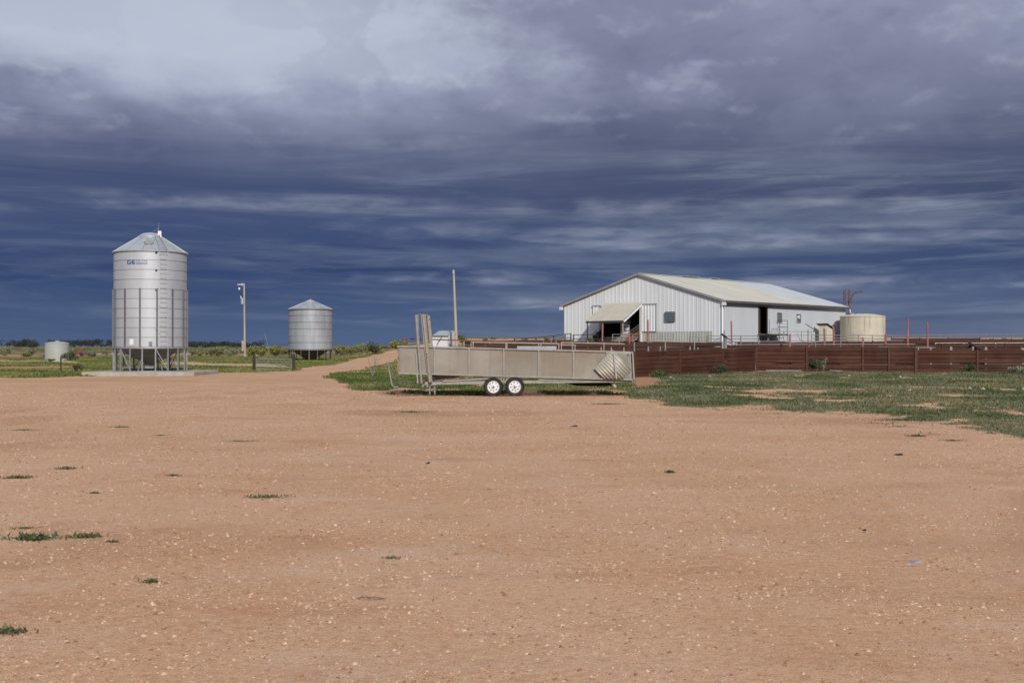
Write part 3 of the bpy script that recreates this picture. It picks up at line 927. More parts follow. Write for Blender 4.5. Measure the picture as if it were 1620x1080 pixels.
# ================================================================== RAMP TRAILER
def trailer():
    Y0 = 40.4
    k = Y0 / F
    D = .95

    def P(px, py, d=0.0):
        return Vector((PX(px, Y0), Y0 + d, CAM_H + (HY - py) * k))
    e = empty('ramp_trailer', (PX(800, Y0), Y0 + .5, gz(PX(800, Y0), Y0 + .5)), 'long dusty panelled loading ramp on a trailer with two white rimmed wheels', 'trailer')
    posts = [630, 687, 742, 797, 852, 907, 960, 1001]
    top = lambda x: pol(x, [(628, 547.5), (1001, 557)])
    bot = lambda x: pol(x, [(628, 590), (850, 596.5), (960, 599), (1003, 600.5)])
    # side panels, near and far
    for d in (0.0, D):
        for a, b in zip(posts[:-1], posts[1:]):
            if d == 0 and a == 960:
                continue
            m = MB()
            pts = [P(a + .6, top(a) + 1.2, d + .02), P(b - .6, top(b) + 1.2, d + .02), P(b - .6, bot(b) - 1.0, d + .02), P(a + .6, bot(a) - 1.0, d + .02)]
            # pressed sheet: slightly dished in the middle
            n = 6
            vs, fs = [], []
            for j in range(n + 1):
                for i in range(n + 1):
                    u, v = i / n, j / n
                    q = pts[0].lerp(pts[1], u).lerp(pts[3].lerp(pts[2], u), v)
                    bulge = math.sin(math.pi * u) * math.sin(math.pi * v)
                    vs.append(q + Vector((0, .012 * bulge * (1 if (a // 7) % 2 else -1), 0)))
            for j in range(n):
                for i in range(n):
                    s = j * (n + 1) + i
                    fs.append((s, s + 1, s + n + 2, s + n + 1))
            m.add(vs, fs)
            m.add([p + Vector((0, .02, 0)) for p in pts], [(3, 2, 1, 0)])
            m.build('side_panel', PANEL, e, True)
    for d in (-.012, D + .03):
        MB().bar(P(628, top(628), d), P(1001, top(1001), d), .05, .05).build('top_rail', TFRAME, e)
        MB().bar(P(630, bot(630), d), P(1001, bot(1001), d), .05, .05).build('bottom_rail', TFRAME, e)
        for i, a in enumerate(posts):
            MB().bar(P(a, top(a) + .3, d), P(a + (2 if i == 7 else 0), bot(a) - .3, d), .045, .046, (0, 1, 0)).build('frame_post', TRUST if i in (0,) else TFRAME, e)
    # ramp floor with cleats
    MB().slab([P(630, bot(630) - 1.2, .03), P(1001, bot(1001) - 1.2, .03), P(1001, bot(1001) - 1.2, D), P(630, bot(630) - 1.2, D)], (0, 0, -1), .04).build('ramp_floor', WOOD, e)
    # chassis
    for d in (.10, D - .05):
        ch = MB()
        ch.bar(P(668, 606.2, d), P(1003, 601.8, d), .06, .11)
        ch.build('chassis_rail', TFRAME, e)
    MB().bar(P(852, 601, .06), P(960, 600, .06), .03, .06).build('side_channel', TFRAME, e)
    for x in (690, 780, 860, 930, 1000):
        y = pol(x, [(668, 606.2), (1003, 601.8)])
        MB().bar(P(x, y, .13), P(x, y, D - .08), .06, .08).build('cross_member', TFRAME, e)
    for p_, q_ in (((700, 603), (795, 597.5)), ((790, 598), (797, 606)), ((804, 597.5), (797, 606)), ((688, 602), (770, 594.5))):
        MB().bar(P(*p_, .05), P(*q_, .05), .035, .05).build('brace', TFRAME if p_[0] > 690 else TRUST, e)
    MB().bar(P(797, 595, .05), P(797, 606, .05), .05, .05, (0, 1, 0)).build('brace', TFRAME, e)
    # pale water tray behind the front brace
    MB().slab([P(688, 591.5, .45), P(734, 593, .45), P(724, 597.5, .45), P(688, 601.5, .45)], (0, 1, 0), .3).build('tray', GALV2, e)
    MB().box(P(685, 596.5, .16), (.16, .2, .24)).build('battery_box', BLACK, e)
    # wheels
    wz = 15 * k
    def wheel(px, d, side):
        c = P(px, 610.6, d)
        c.z = gz(c.x, c.y) + .33
        we = bpy.data.objects.new('wheel', None)
        we.location = c - e.location
        col.objects.link(we)
        we.parent = e
        w = .19
        pr = [(.215, -w / 2 + .015), (.24, -w / 2), (.30, -w / 2), (.325, -w / 2 + .03), (.335, -w / 2 + .06), (.335, w / 2 - .06), (.325, w / 2 - .03), (.30, w / 2), (.24, w / 2), (.215, w / 2 - .015), (.215, -w / 2 + .015)]
        ty = MB().lathe(pr, 40, c, axis='y')
        for i in range(40):
            a = 2 * math.pi * i / 40
            for s in (-.045, .045):
                ty.box((c.x + .336 * math.cos(a + (.04 if s > 0 else 0)), c.y + s, c.z + .336 * math.sin(a + (.04 if s > 0 else 0))), (.022, .055, .022))
        ty.build('tyre', BLACK, we, True)
        yf = c.y - side * .062
        rm = MB()
        n = 48
        # rim: rolled lip, then a dished disc with eight openings near its edge
        rm.lathe([(.216, -side * .09), (.205, -side * .095), (.195, -side * .075), (.185, -side * .06)], n, c, axis='y')
        vs, fs = [], []
        rr = [.187, .165, .125, .07, .0001]
        yo = [0, 0, -.012, -.022, -.026]
        for j, r in enumerate(rr):
            for i in range(n):
                a = 2 * math.pi * i / n
                vs.append((c.x + r * math.cos(a), yf + side * yo[j], c.z + r * math.sin(a)))
        for j in range(len(rr) - 1):
            for i in range(n):
                if j == 1 and i % 6 in (0, 1):
                    continue
                fs.append((j * n + i, j * n + (i + 1) % n, (j + 1) * n + (i + 1) % n, (j + 1) * n + i))
        rm.add(vs, fs)
        ro = rm.build('rim', RIM, we, True)
        hb = MB().tube((c.x, yf, c.z), (c.x, yf - side * .06, c.z), .042, .034, 14)
        for i in range(5):
            a = 2 * math.pi * (i + .2) / 5
            hb.tube((c.x + .062 * math.cos(a), yf - side * .01, c.z + .062 * math.sin(a)), (c.x + .062 * math.cos(a), yf - side * .045, c.z + .062 * math.sin(a)), .011, .011, 6)
        hb.build('hub', STEELD, we)
        MB().tube((c.x, c.y - side * .03, c.z), (c.x, c.y + side * .06, c.z), .20, .20, 24).build('brake_drum', BLACK, we)
    for px in (780.5, 814.5):
        wheel(px, .02, 1)
        wheel(px, D + .02, -1)
        c = P(px, 610.6, .5)
        zc = gz(c.x, c.y) + .33
        MB().bar((c.x, c.y - .45, zc), (c.x, c.y + .45, zc), .05, .05).build('axle', STEELD, e)
        MB().bar((c.x, Y0 + .14, zc), (PX(797, Y0), Y0 + .14, CAM_H + (HY - 603) * k), .05, .05).build('spring_arm', STEELD, e)
    # mast channels at the drawbar end
    MB().poly([P(658.5, 498, -.10), P(662, 548, -.09), P(667, 606, -.05)], 8, .045).build('mast_pipe', TFRAME, e, True)
    MB().bar(P(661.5, 497, -.02), P(664, 590, .0), .05, .05, (0, 1, 0)).build('mast_bar', STEELD, e)
    ch = MB().bar(P(667, 499, -.03), P(673.5, 560, -.03), .05, .07, (0, 1, 0)).bar(P(673.5, 560, -.03), P(679, 603, -.03), .05, .07, (0, 1, 0))
    ch.build('mast_bar', TFRAME, e)
    c2 = MB()
    a, b = P(671.0, 498, -.12), P(682.0, 604, -.10)
    c2.bar(a, b, .11, .09, (0, 1, 0))
    mc = c2.build('perforated_channel', CHANNEL, e)
    for i in range(22):
        p = a.lerp(b, (i + .5) / 22) + Vector((.045, -.045, 0))
        MB().box(p, (.05, .04, .06)).build('channel_tooth', STEELD, mc)
    a, b = P(677.5, 499, .06), P(683.0, 552, .06)
    MB().bar(a, b, .10, .05, (0, 1, 0)).build('rusty_channel', CHANNEL, e)
    MB().bar(P(664, 497, -.1), P(677, 498.5, -.02), .03, .03).build('mast_cap', STEELD, e)
    MB().bar(P(659, 560, -.02), P(661, 606, -.02), .05, .06, (0, 1, 0)).build('mast_bar', TFRAME, e)
    # drawbar end, jack legs
    MB().bar(P(664, 606.5, .1), P(690, 606.8, .1), .12, .11).build('drawbar', TFRAME, e)
    for x in (679.5, 687.5):
        MB().bar(P(x, 607, .12), P(x, 624.0, .12), .05, .05, (0, 1, 0)).build('jack_leg', STEELD, e)
    for x in (669, 676):
        MB().tube(P(x, 610, -.02), P(x, 611.8, -.02), .045, .05, 10).build('coupling_lug', TFRAME, e)
    MB().box(P(671, 602, -.05), (.09, .06, .10)).build('tail_light', REDRAIL, e)
    # handrails above the box
    rr = MB()
    rr.bar(P(632, 535, D), P(762, 539.2, D), .03, .045)
    rr.bar(P(762, 538.5, D), P(905, 544, D), .03, .045)
    for x, y in ((632, 535), (639, 535.2), (767, 540)):
        rr.bar(P(x, y, D), P(x, top(x), D), .03, .03, (0, 1, 0))
    rr.build('hand_rail', REDRAIL, e)
    rl = MB()
    rl.bar(P(745, 541.0, -.01), P(884, 543.6, -.01), .03, .035)
    rl.bar(P(888, 541.5, -.01), P(988, 543.8, -.01), .03, .035)
    rl.bar(P(888, 545.6, -.01), P(911, 545.8, -.01), .025, .03)
    for x, y in ((748.5, 541), (802, 541.9), (856, 543), (884, 543.4), (888, 541.5), (909.5, 545.6), (951, 549), (967, 549), (987, 549)):
        rl.bar(P(x, y, -.01), P(x, top(x), -.01), .03, .035, (0, 1, 0))
    rl.build('hand_rail', TFRAME, e)
    # the open end frame
    fr = MB()
    fr.bar(P(971, 558.2, -.03), P(998, 558.8, -.03), .05, .05)
    fr.bar(P(971, 556, -.035), P(974.5, 599.5, -.035), .05, .045, (0, 1, 0))
    fr.bar(P(994, 560, .1), P(997, 599, .1), .04, .05, (0, 1, 0))
    fr.build('end_frame', TFRAME, e)
    # corrugated sheet lashed across the end, tilted
    A, B, C_, D_ = P(966, 552.5, -.10), P(939.5, 582, -.10), P(976, 613, -.10), P(998.5, 589, -.10)
    A, B, C_, D_ = P(966.5, 552.5, -.10), P(940, 582.0, -.10), P(960.5, 599.5, -.10), P(999, 580.5, -.10)
    cs = MB()
    n = 44
    O = P(968, 553, -.10)
    ux = (P(940, 582.5, -.10) - O)
    uy = (P(999, 585.0, -.10) - O)
    Lx = ux.length
    uyn = uy
    vs, fs = [], []
    for i in range(n + 1):
        u = i / n
        dpt = -.016 * math.cos(u * 2 * math.pi * 9.0)
        for j in (0, 1):
            p = O + ux * u + uyn * j
            # the lower corner is cut off at the chassis
            if j == 1:
                f = 1.0
                while (O + ux * u + uyn * f).z < CAM_H + (HY - 599.0) * k and f > .1:
                    f -= .01
                p = O + ux * u + uyn * f
            vs.append(p + Vector((0, dpt - .0, 0)))
    for i in range(n):
        fs.append((2 * i, 2 * i + 2, 2 * i + 3, 2 * i + 1))
    cs.add(vs, fs)
    so = cs.build('corrugated_sheet', CORR, e, True)
    sd = so.modifiers.new('s', 'SOLIDIFY')
    sd.thickness = .006
    MB().bar(P(970.5, 557, -.16), P(974.5, 599, -.16), .045, .03, (0, 1, 0)).build('sheet_strap', STEEL, e)
    # ramp foot poking down under the end
    MB().slab([P(965, 604, .2), P(969, 604, .2), P(976.5, 611, .2), P(974, 613, .2)], (0, 1, 0), .5).build('ramp_foot', CORR, e)
    MB().slab([P(885, 604.5, .80), P(966, 604, .80), P(974, 610, .80), P(960, 612, .80), P(915, 611.5, .80)], (0, 1, 0), .04).build('underside_shade', BLACK, e)  # black sheet added to stand in for the deep shade under the ramp


trailer()


# ================================================================== SHEARING SHED
S0 = Vector((15.72, 85.0, 0))
SA = Vector((.676, .737, 0)).normalized()      # along the side wall
SG = Vector((-SA.y, SA.x, 0))                  # along the gable, to the left
EAVE, RIDGE, WID, LEN = 5.15, 7.41, 15.4, 20.0


def S(g, a, z):
    p = S0 + SG * g + SA * a
    return Vector((p.x, p.y, z))


def roof_z(g):
    return EAVE + (RIDGE - EAVE) * (1 - abs(g - WID / 2) / (WID / 2))


def g_at(px):            # gable coordinate seen at photo column px
    u = (px - 810) / F
    return (S0.x - u * S0.y) / (u * SG.y - SG.x)


def a_at(px):
    u = (px - 810) / F
    return (u * S0.y - S0.x) / (SA.x - u * SA.y)


def shed():
    e = empty('shearing_shed', S(WID / 2, LEN / 2, .9), 'large white gabled shearing shed with cream roof and awning behind the yards', 'shed')
    zb = .4
    # gable cladding in ribbed sheets
    def ribbed(g0, g1, z0, z1, nrib, depth, m, name='cladding_sheet', a=0.0, wall='g', out=1):
        mb = MB()
        pts = []
        w = (g1 - g0) / nrib
        for i in range(nrib):
            s = g0 + i * w
            pts += [(s, 0), (s + w * .60, 0), (s + w * .70, depth), (s + w * .90, depth)]
        pts.append((g1, 0))
        vs, fs = [], []
        for g, d in pts:
            for z in (z0, z1):
                zz = z(g) if callable(z) else z
                vs.append(S(g, a - d, zz) if wall == 'g' else S(a - d, g, zz))
        for i in range(len(pts) - 1):
            fs.append((2 * i, 2 * i + 2, 2 * i + 3, 2 * i + 1))
        mb.add(vs, fs)
        return mb.build(name, m, e)
    og0, og1, oz = g_at(1014.5), g_at(952), 5.0
    nsh = 20
    edges = sorted([WID * i / nsh for i in range(nsh + 1)])
    lowz = 2.86
    cuts = sorted(set([round(x, 3) for x in edges] + [round(og0, 3), round(og1, 3), .9]))
    for g0, g1 in zip(cuts[:-1], cuts[1:]):
        gm_ = (g0 + g1) / 2
        z0 = zb
        if og0 < gm_ < og1:
            z0 = oz
        elif .9 < gm_ < og0:
            z0 = lowz
            ribbed(g0, g1, zb, lowz, max(1, round((g1 - g0) / .26)), .02, CLADG, 'lower_sheet')
        ribbed(g0, g1, z0, lambda g: roof_z(g) - .02, max(1, round((g1 - g0) / .385)), .013, CLAD)
    # side wall facing the yards
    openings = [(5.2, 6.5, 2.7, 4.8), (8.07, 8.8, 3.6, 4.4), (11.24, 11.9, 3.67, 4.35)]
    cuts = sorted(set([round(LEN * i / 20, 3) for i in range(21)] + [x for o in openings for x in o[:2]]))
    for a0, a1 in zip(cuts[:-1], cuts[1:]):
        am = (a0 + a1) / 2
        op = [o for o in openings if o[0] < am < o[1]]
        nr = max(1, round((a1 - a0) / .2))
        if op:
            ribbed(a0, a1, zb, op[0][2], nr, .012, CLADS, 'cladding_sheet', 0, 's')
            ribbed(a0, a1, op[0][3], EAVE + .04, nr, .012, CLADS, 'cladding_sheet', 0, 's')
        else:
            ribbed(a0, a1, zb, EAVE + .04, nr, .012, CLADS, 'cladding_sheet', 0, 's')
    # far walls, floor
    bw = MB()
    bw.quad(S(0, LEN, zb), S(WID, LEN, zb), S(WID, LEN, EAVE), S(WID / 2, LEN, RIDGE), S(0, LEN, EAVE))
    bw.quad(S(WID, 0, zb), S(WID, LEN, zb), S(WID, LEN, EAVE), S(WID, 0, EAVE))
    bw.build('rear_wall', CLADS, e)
    MB().slab([S(.1, .1, 2.4), S(WID - .1, .1, 2.4), S(WID - .1, LEN - .1, 2.4), S(.1, LEN - .1, 2.4)], (0, 0, -1), .1).build('shed_floor', WOODD, e)
    # roof sheets, each with shallow ribs
    ov = .32
    nrs = 22
    for side in (0, 1):
        for i in range(nrs):
            a0, a1 = -.15 + (LEN + .3) * i / nrs, -.15 + (LEN + .3) * (i + 1) / nrs
            ge = -ov if side == 0 else WID + ov
            zed = EAVE - (RIDGE - EAVE) / (WID / 2) * ov + .08
            vs, fs = [], []
            pts = []
            for q in range(3):
                s = a0 + (a1 - a0) * q / 3
                w = (a1 - a0) / 3
                pts += [(s, 0), (s + w * .66, 0), (s + w * .76, .025), (s + w * .92, .025)]
            pts.append((a1, 0))
            for a, d in pts:
                vs += [S(ge, a, zed + d), S(WID / 2, a, RIDGE + .08 + d)]
            for q in range(len(pts) - 1):
                fs.append((2 * q, 2 * q + 2, 2 * q + 3, 2 * q + 1))
            MB().add(vs, fs).build('roof_sheet', ROOFB if (i >= 14 and side == 0) else ROOFC, e)
    rc = MB()
    for sg in (-1, 1):
        p = [S(WID / 2, -.2, RIDGE + .125), S(WID / 2, LEN + .2, RIDGE + .125), S(WID / 2 + sg * .3, LEN + .2, RIDGE + .04), S(WID / 2 + sg * .3, -.2, RIDGE + .04)]
        rc.quad(*p)
    rc.build('ridge_cap', ROOFC, e)
    for a0, a1 in ((6.0, 8.4), (10.4, 11.5)):
        MB().bar(S(WID / 2, a0, RIDGE + .15), S(WID / 2, a1, RIDGE + .15), .5, .06).build('ridge_vent', TRIM, e)
    # barge boards, gutter, fascia
    for sg in (0, 1):
        ge = -ov if sg == 0 else WID + ov
        zed = EAVE - (RIDGE - EAVE) / (WID / 2) * ov
        MB().bar(S(ge, -.17, zed + .02), S(WID / 2, -.17, RIDGE + .02), .05, .16).build('barge_board', TRIM, e)
        MB().bar(S(ge, LEN + .17, zed + .02), S(WID / 2, LEN + .17, RIDGE + .02), .05, .16).build('barge_board', TRIM, e)
        MB().bar(S(ge + (-.06 if sg == 0 else .06), -.15, zed - .02), S(ge + (-.06 if sg == 0 else .06), LEN + .15, zed - .02), .12, .13).build('gutter', GUTTER, e)
        MB().bar(S(ge + (.18 if sg == 0 else -.18), -.12, zed - .03), S(ge + (.18 if sg == 0 else -.18), LEN + .1, zed - .03), .34, .03).build('soffit', TRIM, e)
        MB().box(S(ge + (.1 if sg == 0 else -.1), -.13, zed - .16), (.34, .10, .26), math.atan2(SG.y, SG.x)).build('eave_box', CLAD, e)
    MB().bar(S(-.03, -.055, zb), S(-.03, -.055, EAVE), .10, .10).build('corner_flashing', CLAD, e)
    # opening frame, sliding doors and tracks
    MB().bar(S(og0 - .02, -.09, zb), S(og0 - .02, -.09, oz), .16, .14, (SA.x, SA.y, 0)).build('door_jamb', WHITE, e)
    MB().bar(S(og1 + .02, -.07, zb), S(og1 + .02, -.07, oz), .10, .10, (SA.x, SA.y, 0)).build('door_jamb', TRIM, e)
    for g0, g1 in ((g_at(1039), og0 - .12), (og1 + .12, g_at(939.5))):
        mb = ribbed(g0, g1, lowz + .02, oz - .02, 5, .03, CLAD, 'sliding_door', -.09)
        MB().bar(S(g0 - .1, -.13, oz + .03), S(g1 + .1, -.13, oz + .03), .05, .07).build('door_track', STEEL, mb)
        MB().bar(S(g0, -.10, lowz), S(g0, -.10, oz), .03, .05, (SA.x, SA.y, 0)).build('door_edge', STEELD, mb)
    # louvre window in the gable
    w0, w1 = g_at(1068.5), g_at(1053.5)
    Yw = S((w0 + w1) / 2, 0, 0).y
    wz0, wz1 = PZ(508, Yw), PZ(493.5, Yw)
    wn = MB().slab([S(w0, -.05, wz0), S(w1, -.05, wz0), S(w1, -.05, wz1), S(w0, -.05, wz1)], -SA, .03).build('window', TRIM, e)
    fm = MB()
    for p, q in (((w0, wz0), (w1, wz0)), ((w1, wz0), (w1, wz1)), ((w1, wz1), (w0, wz1)), ((w0, wz1), (w0, wz0))):
        fm.bar(S(p[0], -.10, p[1]), S(q[0], -.10, q[1]), .07, .07, tuple(-SA))
    fm.build('frame', STEELD, wn)
    for i in range(6):
        z = wz0 + (wz1 - wz0) * (i + .5) / 6
        MB().slab([S(w0 + .04, -.09, z + .05), S(w1 - .04, -.09, z + .05), S(w1 - .04, -.15, z - .05), S(w0 + .04, -.15, z - .05)], -SA, .008).build('louvre', LOUVRE, wn)
    # side door and windows
    a0, a1, z0, z1 = openings[0]
    dr = MB()
    for p, q in (((a0, z0), (a0, z1)), ((a1, z0), (a1, z1)), ((a0, z1), (a1, z1))):
        dr.bar(S(-.03, p[0], p[1]), S(-.03, q[0], q[1]), .08, .08, tuple(-SG))
    df = dr.build('door_frame', WOODD, e)
    MB().bar(S(-.08, a0 - .9, z1 + .08), S(-.08, a1 + .7, z1 + .08), .05, .08).build('door_track', STEEL, df)
    MB().slab([S(.06, a0 - .02, z0), S(.06, a0 + .32, z0), S(.06, a0 + .32, z1), S(.06, a0 - .02, z1)], -SG, .04).build('door_leaf', WOODD, df)
    for i, (a0, a1, z0, z1) in enumerate(openings[1:]):
        wn = MB().slab([S(.06, a0, z0), S(.06, a1, z0), S(.06, a1, z1), S(.06, a0, z1)], -SG, .02).build('window', LOUVRE if i == 1 else TRIM, e)
        f2 = MB()
        for p, q in (((a0, z0), (a1, z0)), ((a1, z0), (a1, z1)), ((a1, z1), (a0, z1)), ((a0, z1), (a0, z0))):
            f2.bar(S(-.03, p[0], p[1]), S(-.03, q[0], q[1]), .05, .06, tuple(-SG))
        f2.build('frame', TRIM, wn)
        MB().slab([S(.01, a0 + .06, z0 + (.0 if i == 0 else .42)), S(.01, a1 - .06, z0 + (.0 if i == 0 else .30)), S(.01, a1 - .06, z1 - .04), S(.01, a0 + .06, z1 - .2)], -SG, .01).build('pane', LOUVRE if i == 0 else WHITE, wn)
    # awning over the gable opening
    ag0, ag1 = g_at(1017), g_at(958)
    zt_, zo, d = 5.15, 3.75, 2.5
    aw = None
    n = 5
    for i in range(n):
        g0, g1 = ag0 + (ag1 - ag0) * i / n, ag0 + (ag1 - ag0) * (i + 1) / n
        vs, fs, pts = [], [], []
        for q in range(3):
            s = g0 + (g1 - g0) * q / 3
            w = (g1 - g0) / 3
            pts += [(s, 0), (s + w * .66, 0), (s + w * .76, .02), (s + w * .92, .02)]
        pts.append((g1, 0))
        for g, dd in pts:
            vs += [S(g, -.06, zt_ + dd), S(g, -d - .12, zo - .05 + dd)]
        for q in range(len(pts) - 1):
            fs.append((2 * q, 2 * q + 1, 2 * q + 3, 2 * q + 2))
        o = MB().add(vs, fs).build('awning_sheet', AWN, e)
        sd = o.modifiers.new('s', 'SOLIDIFY')
        sd.thickness = .012
    for g in (ag0, ag1):
        MB().bar(S(g, -.06, zt_ - .12), S(g, -d, zo - .12), .06, .14).build('awning_rafter', WHITE if g == ag0 else TRIM, e)
        MB().bar(S(g + (.1 if g == ag0 else -.1), -d + .02, .6), S(g + (.1 if g == ag0 else -.1), -d + .02, zo - .14), .07, .07, (SA.x, SA.y, 0)).build('awning_post', POLE if g == ag0 else DARKRAIL, e)
    MB().bar(S(ag0, -d, zo - .13), S(ag1, -d, zo - .13), .06, .14).build('awning_beam', GUTTER, e)
    # ramp from the yards into the opening
    r0, r1, L = og0 + .25, og1 - .2, 3.2
    MB().slab([S(r0, 0, 2.5), S(r1, 0, 2.5), S(r1, -L, 1.0), S(r0, -L, 1.0)], (0, 0, -1), .08).build('ramp_floor', WOOD, e)
    for g in (r0, r1):
        for i in range(2 if g == r0 else 3):
            z = .16 + i * .24
            MB().bar(S(g, 0, 2.5 + z), S(g, -L, 1.0 + z), .03, .20).build('ramp_board', REDBOARD if g == r0 else WOODD, e)
        for a in (0.1, 1.6, 3.1):
            MB().bar(S(g - .05, -a, .9), S(g - .05, -a, 2.5 - a * 1.5 / L + .95), .05, .05, (SA.x, SA.y, 0)).build('ramp_post', REDBOARD if g == r0 else GREYPOST, e)
        for dz in (.72, .94):
            MB().tube(S(g - .05, 0, 2.5 + dz), S(g - .05, -L, 1.0 + dz), .018, .022, 6).build('ramp_rail', GREYRAIL, e)
    # door landing with rails and steps
    lz = 2.68
    MB().slab([S(-.08, 5.0, lz), S(-.08, 7.9, lz), S(-1.1, 7.9, lz), S(-1.1, 5.0, lz)], (0, 0, -1), .12).build('landing', WOODD, e)
    for a in (5.05, 6.6, 7.85):
        MB().bar(S(-1.05, a, .9), S(-1.05, a, lz + 1.1), .035, .035).build('landing_post', DARKRAIL, e)
    for z in (.55, 1.08):
        MB().bar(S(-1.05, 6.6, lz + z), S(-1.05, 7.85, lz + z), .03, .03).build('landing_rail', DARKRAIL, e)
        MB().bar(S(-1.05, 7.85, lz + z), S(-.1, 7.85, lz + z), .03, .03).build('landing_rail', DARKRAIL, e)
    for i in range(4):
        MB().box(S(-1.5 - i * .28, 5.5, lz - .3 - i * .32), (1.2, .28, .05), math.atan2(SA.y, SA.x)).build('step', WOODD, e)
    # downpipe and overflow
    dp = MB().poly([S(-.45, LEN - .1, EAVE - .2), S(-.5, LEN - .1, EAVE - .55), S(-1.0, LEN - .6, 4.5)], 8, .06)
    dp.build('downpipe', SHEDW, e, True)
    MB().poly([S(-.35, 18.6, 4.1), S(-.15, 16.6, 3.3)], 6, .025).build('overflow_pipe', STEEL, e)
    return e


shed_e = shed()

# white crates stacked in the dark doorway
cg_ = (g_at(1014.5) + g_at(952)) / 2 + .25
crate_m = None
names = ['bottom', 'second lowest', 'middle', 'second highest', 'topmost']
for i in range(5):
    c = S(cg_, .9, 2.41 + i * .30)
    e = empty('white_crate', c, 'pale crate in the shed doorway stack, ' + names[i] + ' of five', 'crate', 'pale crates stacked in the shed doorway')
    MB().box(c + Vector((0, 0, .12)), (.62, .5, .22), math.atan2(SG.y, SG.x)).build('crate_body', WHITE, e)
    MB().box(c + Vector((0, 0, .255)), (.66, .54, .045), math.atan2(SG.y, SG.x)).build('crate_rim', TRIM, e)


# ================================================================== WATER TANKS, TOWER, SMALL SHEDS, POLES
def tank(name, c, r, h, dome, m, label, ribs=0, lid=True):
    e = empty(name, c, label, 'tank', 'water tanks')
    pr = [(r, 0)]
    if ribs:
        for i in range(ribs):
            z = h * i / ribs
            pr += [(r, z + .02), (r + .012, z + h / ribs * .4), (r + .012, z + h / ribs * .6), (r, z + h / ribs * .95)]
    pr += [(r, h - .05), (r + .03, h - .04), (r + .03, h + .03), (r - .02, h + .05)]
    MB().lathe(pr, 64, c).build('tank_wall', m, e, True)
    prd = [(r - .02, h + .045), (r * .8, h + dome * .45), (r * .5, h + dome * .85), (r * .22, h + dome), (0.001, h + dome)]
    MB().lathe(prd, 48, c).build('tank_roof', m, e, True)
    if lid:
        MB().lathe([(r * .17, h + dome - .02), (r * .17, h + dome + .07), (r * .14, h + dome + .10), (.001, h + dome + .10)], 20, c).build('lid', m, e, True)
    MB().tube((c[0] - r * .6, c[1] - r * .82, c[2] + .2), (c[0] - r * .68, c[1] - r * .93, c[2] + .2), .05, .05, 8).build('outlet', STEELD, e)
    return e


tank('rainwater_tank', (29.9, 97.0, .75), 1.85, 3.48, .26, TANKC, 'stained cream rainwater tank at the right end of the shearing shed', 0, False)
tx, ty_ = PX(90.5, 131), 131.0
tank('rainwater_tank', (tx, ty_, gz(tx, ty_) - .05), 1.32, 2.1, .2, TANKG, 'pale green plastic water tank standing in the grass at far left', 9, True)

# lattice tower behind the shed
tY = 109.0
txp = PX(1341, tY)
e = empty('lattice_tower', (txp, tY, 1.2), 'rusty lattice tower with a raised boom behind the cream tank', 'tower')
ztop = PZ(458.5, tY)
for s, d in ((-.23, 0), (.23, 0), (-.23, .45), (.23, .45)):
    MB().bar((txp + s, tY + d, 1.0), (txp + s, tY + d, ztop), .07, .07, (0, 1, 0)).build('tower_leg', RUSTT, e)
for i in range(8):
    z0 = 1.2 + (ztop - 1.2) * i / 8
    z1 = 1.2 + (ztop - 1.2) * (i + 1) / 8
    MB().bar((txp - .23, tY - .04, z0), (txp + .23, tY - .04, z1), .035, .035, (0, 1, 0)).build('tower_brace', RUSTT, e)
    MB().bar((txp - .23, tY - .05, z1), (txp + .23, tY - .05, z1), .035, .045).build('tower_rung', RUSTT, e)
MB().poly([(txp + .25, tY, PZ(478, tY)), (PX(1349, tY), tY, PZ(466.5, tY)), (PX(1354, tY), tY, PZ(462, tY)), (PX(1363.5, tY), tY, PZ(460.8, tY))], 8, .07).build('boom', RUSTT, e, True)

# kennel sized lean-to against the side wall
ka = a_at(1297) - .75
kc = S(-.9, ka, 1.0)
e = empty('lean_to', kc, 'small cream lean-to with sloping dark roof against the shed side wall', 'lean-to')
zl, zr_ = PZ(514, kc.y), PZ(520, kc.y)
MB().slab([S(-1.25, ka - .45, .8), S(-1.25, ka + .55, .8), S(-1.25, ka + .55, zr_), S(-1.25, ka - .45, zl)], SG, .7).build('wall', LEANC, e)
MB().slab([S(-1.4, ka - .6, zl + .06), S(-1.4, ka + .75, zr_ - .04), S(-.4, ka + .75, zr_ - .04), S(-.4, ka - .6, zl + .06)], (0, 0, 1), .07).build('roof', WOODD, e)
# hand winch stand left of it
wx = PX(1291, 92)
e = empty('winch_stand', (wx, 92, gz(wx, 92)), 'thin dark stand with slanting arm before the shed side wall', 'stand')
zg = gz(wx, 92)
MB().poly([(wx, 92, zg), (wx, 92, PZ(523, 92))], 6, .04).build('stand_post', DARKRAIL, e)
MB().poly([(PX(1274, 92), 92, PZ(512, 92)), (wx, 92, PZ(523, 92))], 6, .03).build('arm', DARKRAIL, e)
MB().bar((PX(1287, 92), 92, PZ(524, 92)), (PX(1294, 92), 92, PZ(522, 92)), .12, .14).build('head', DARKRAIL, e)

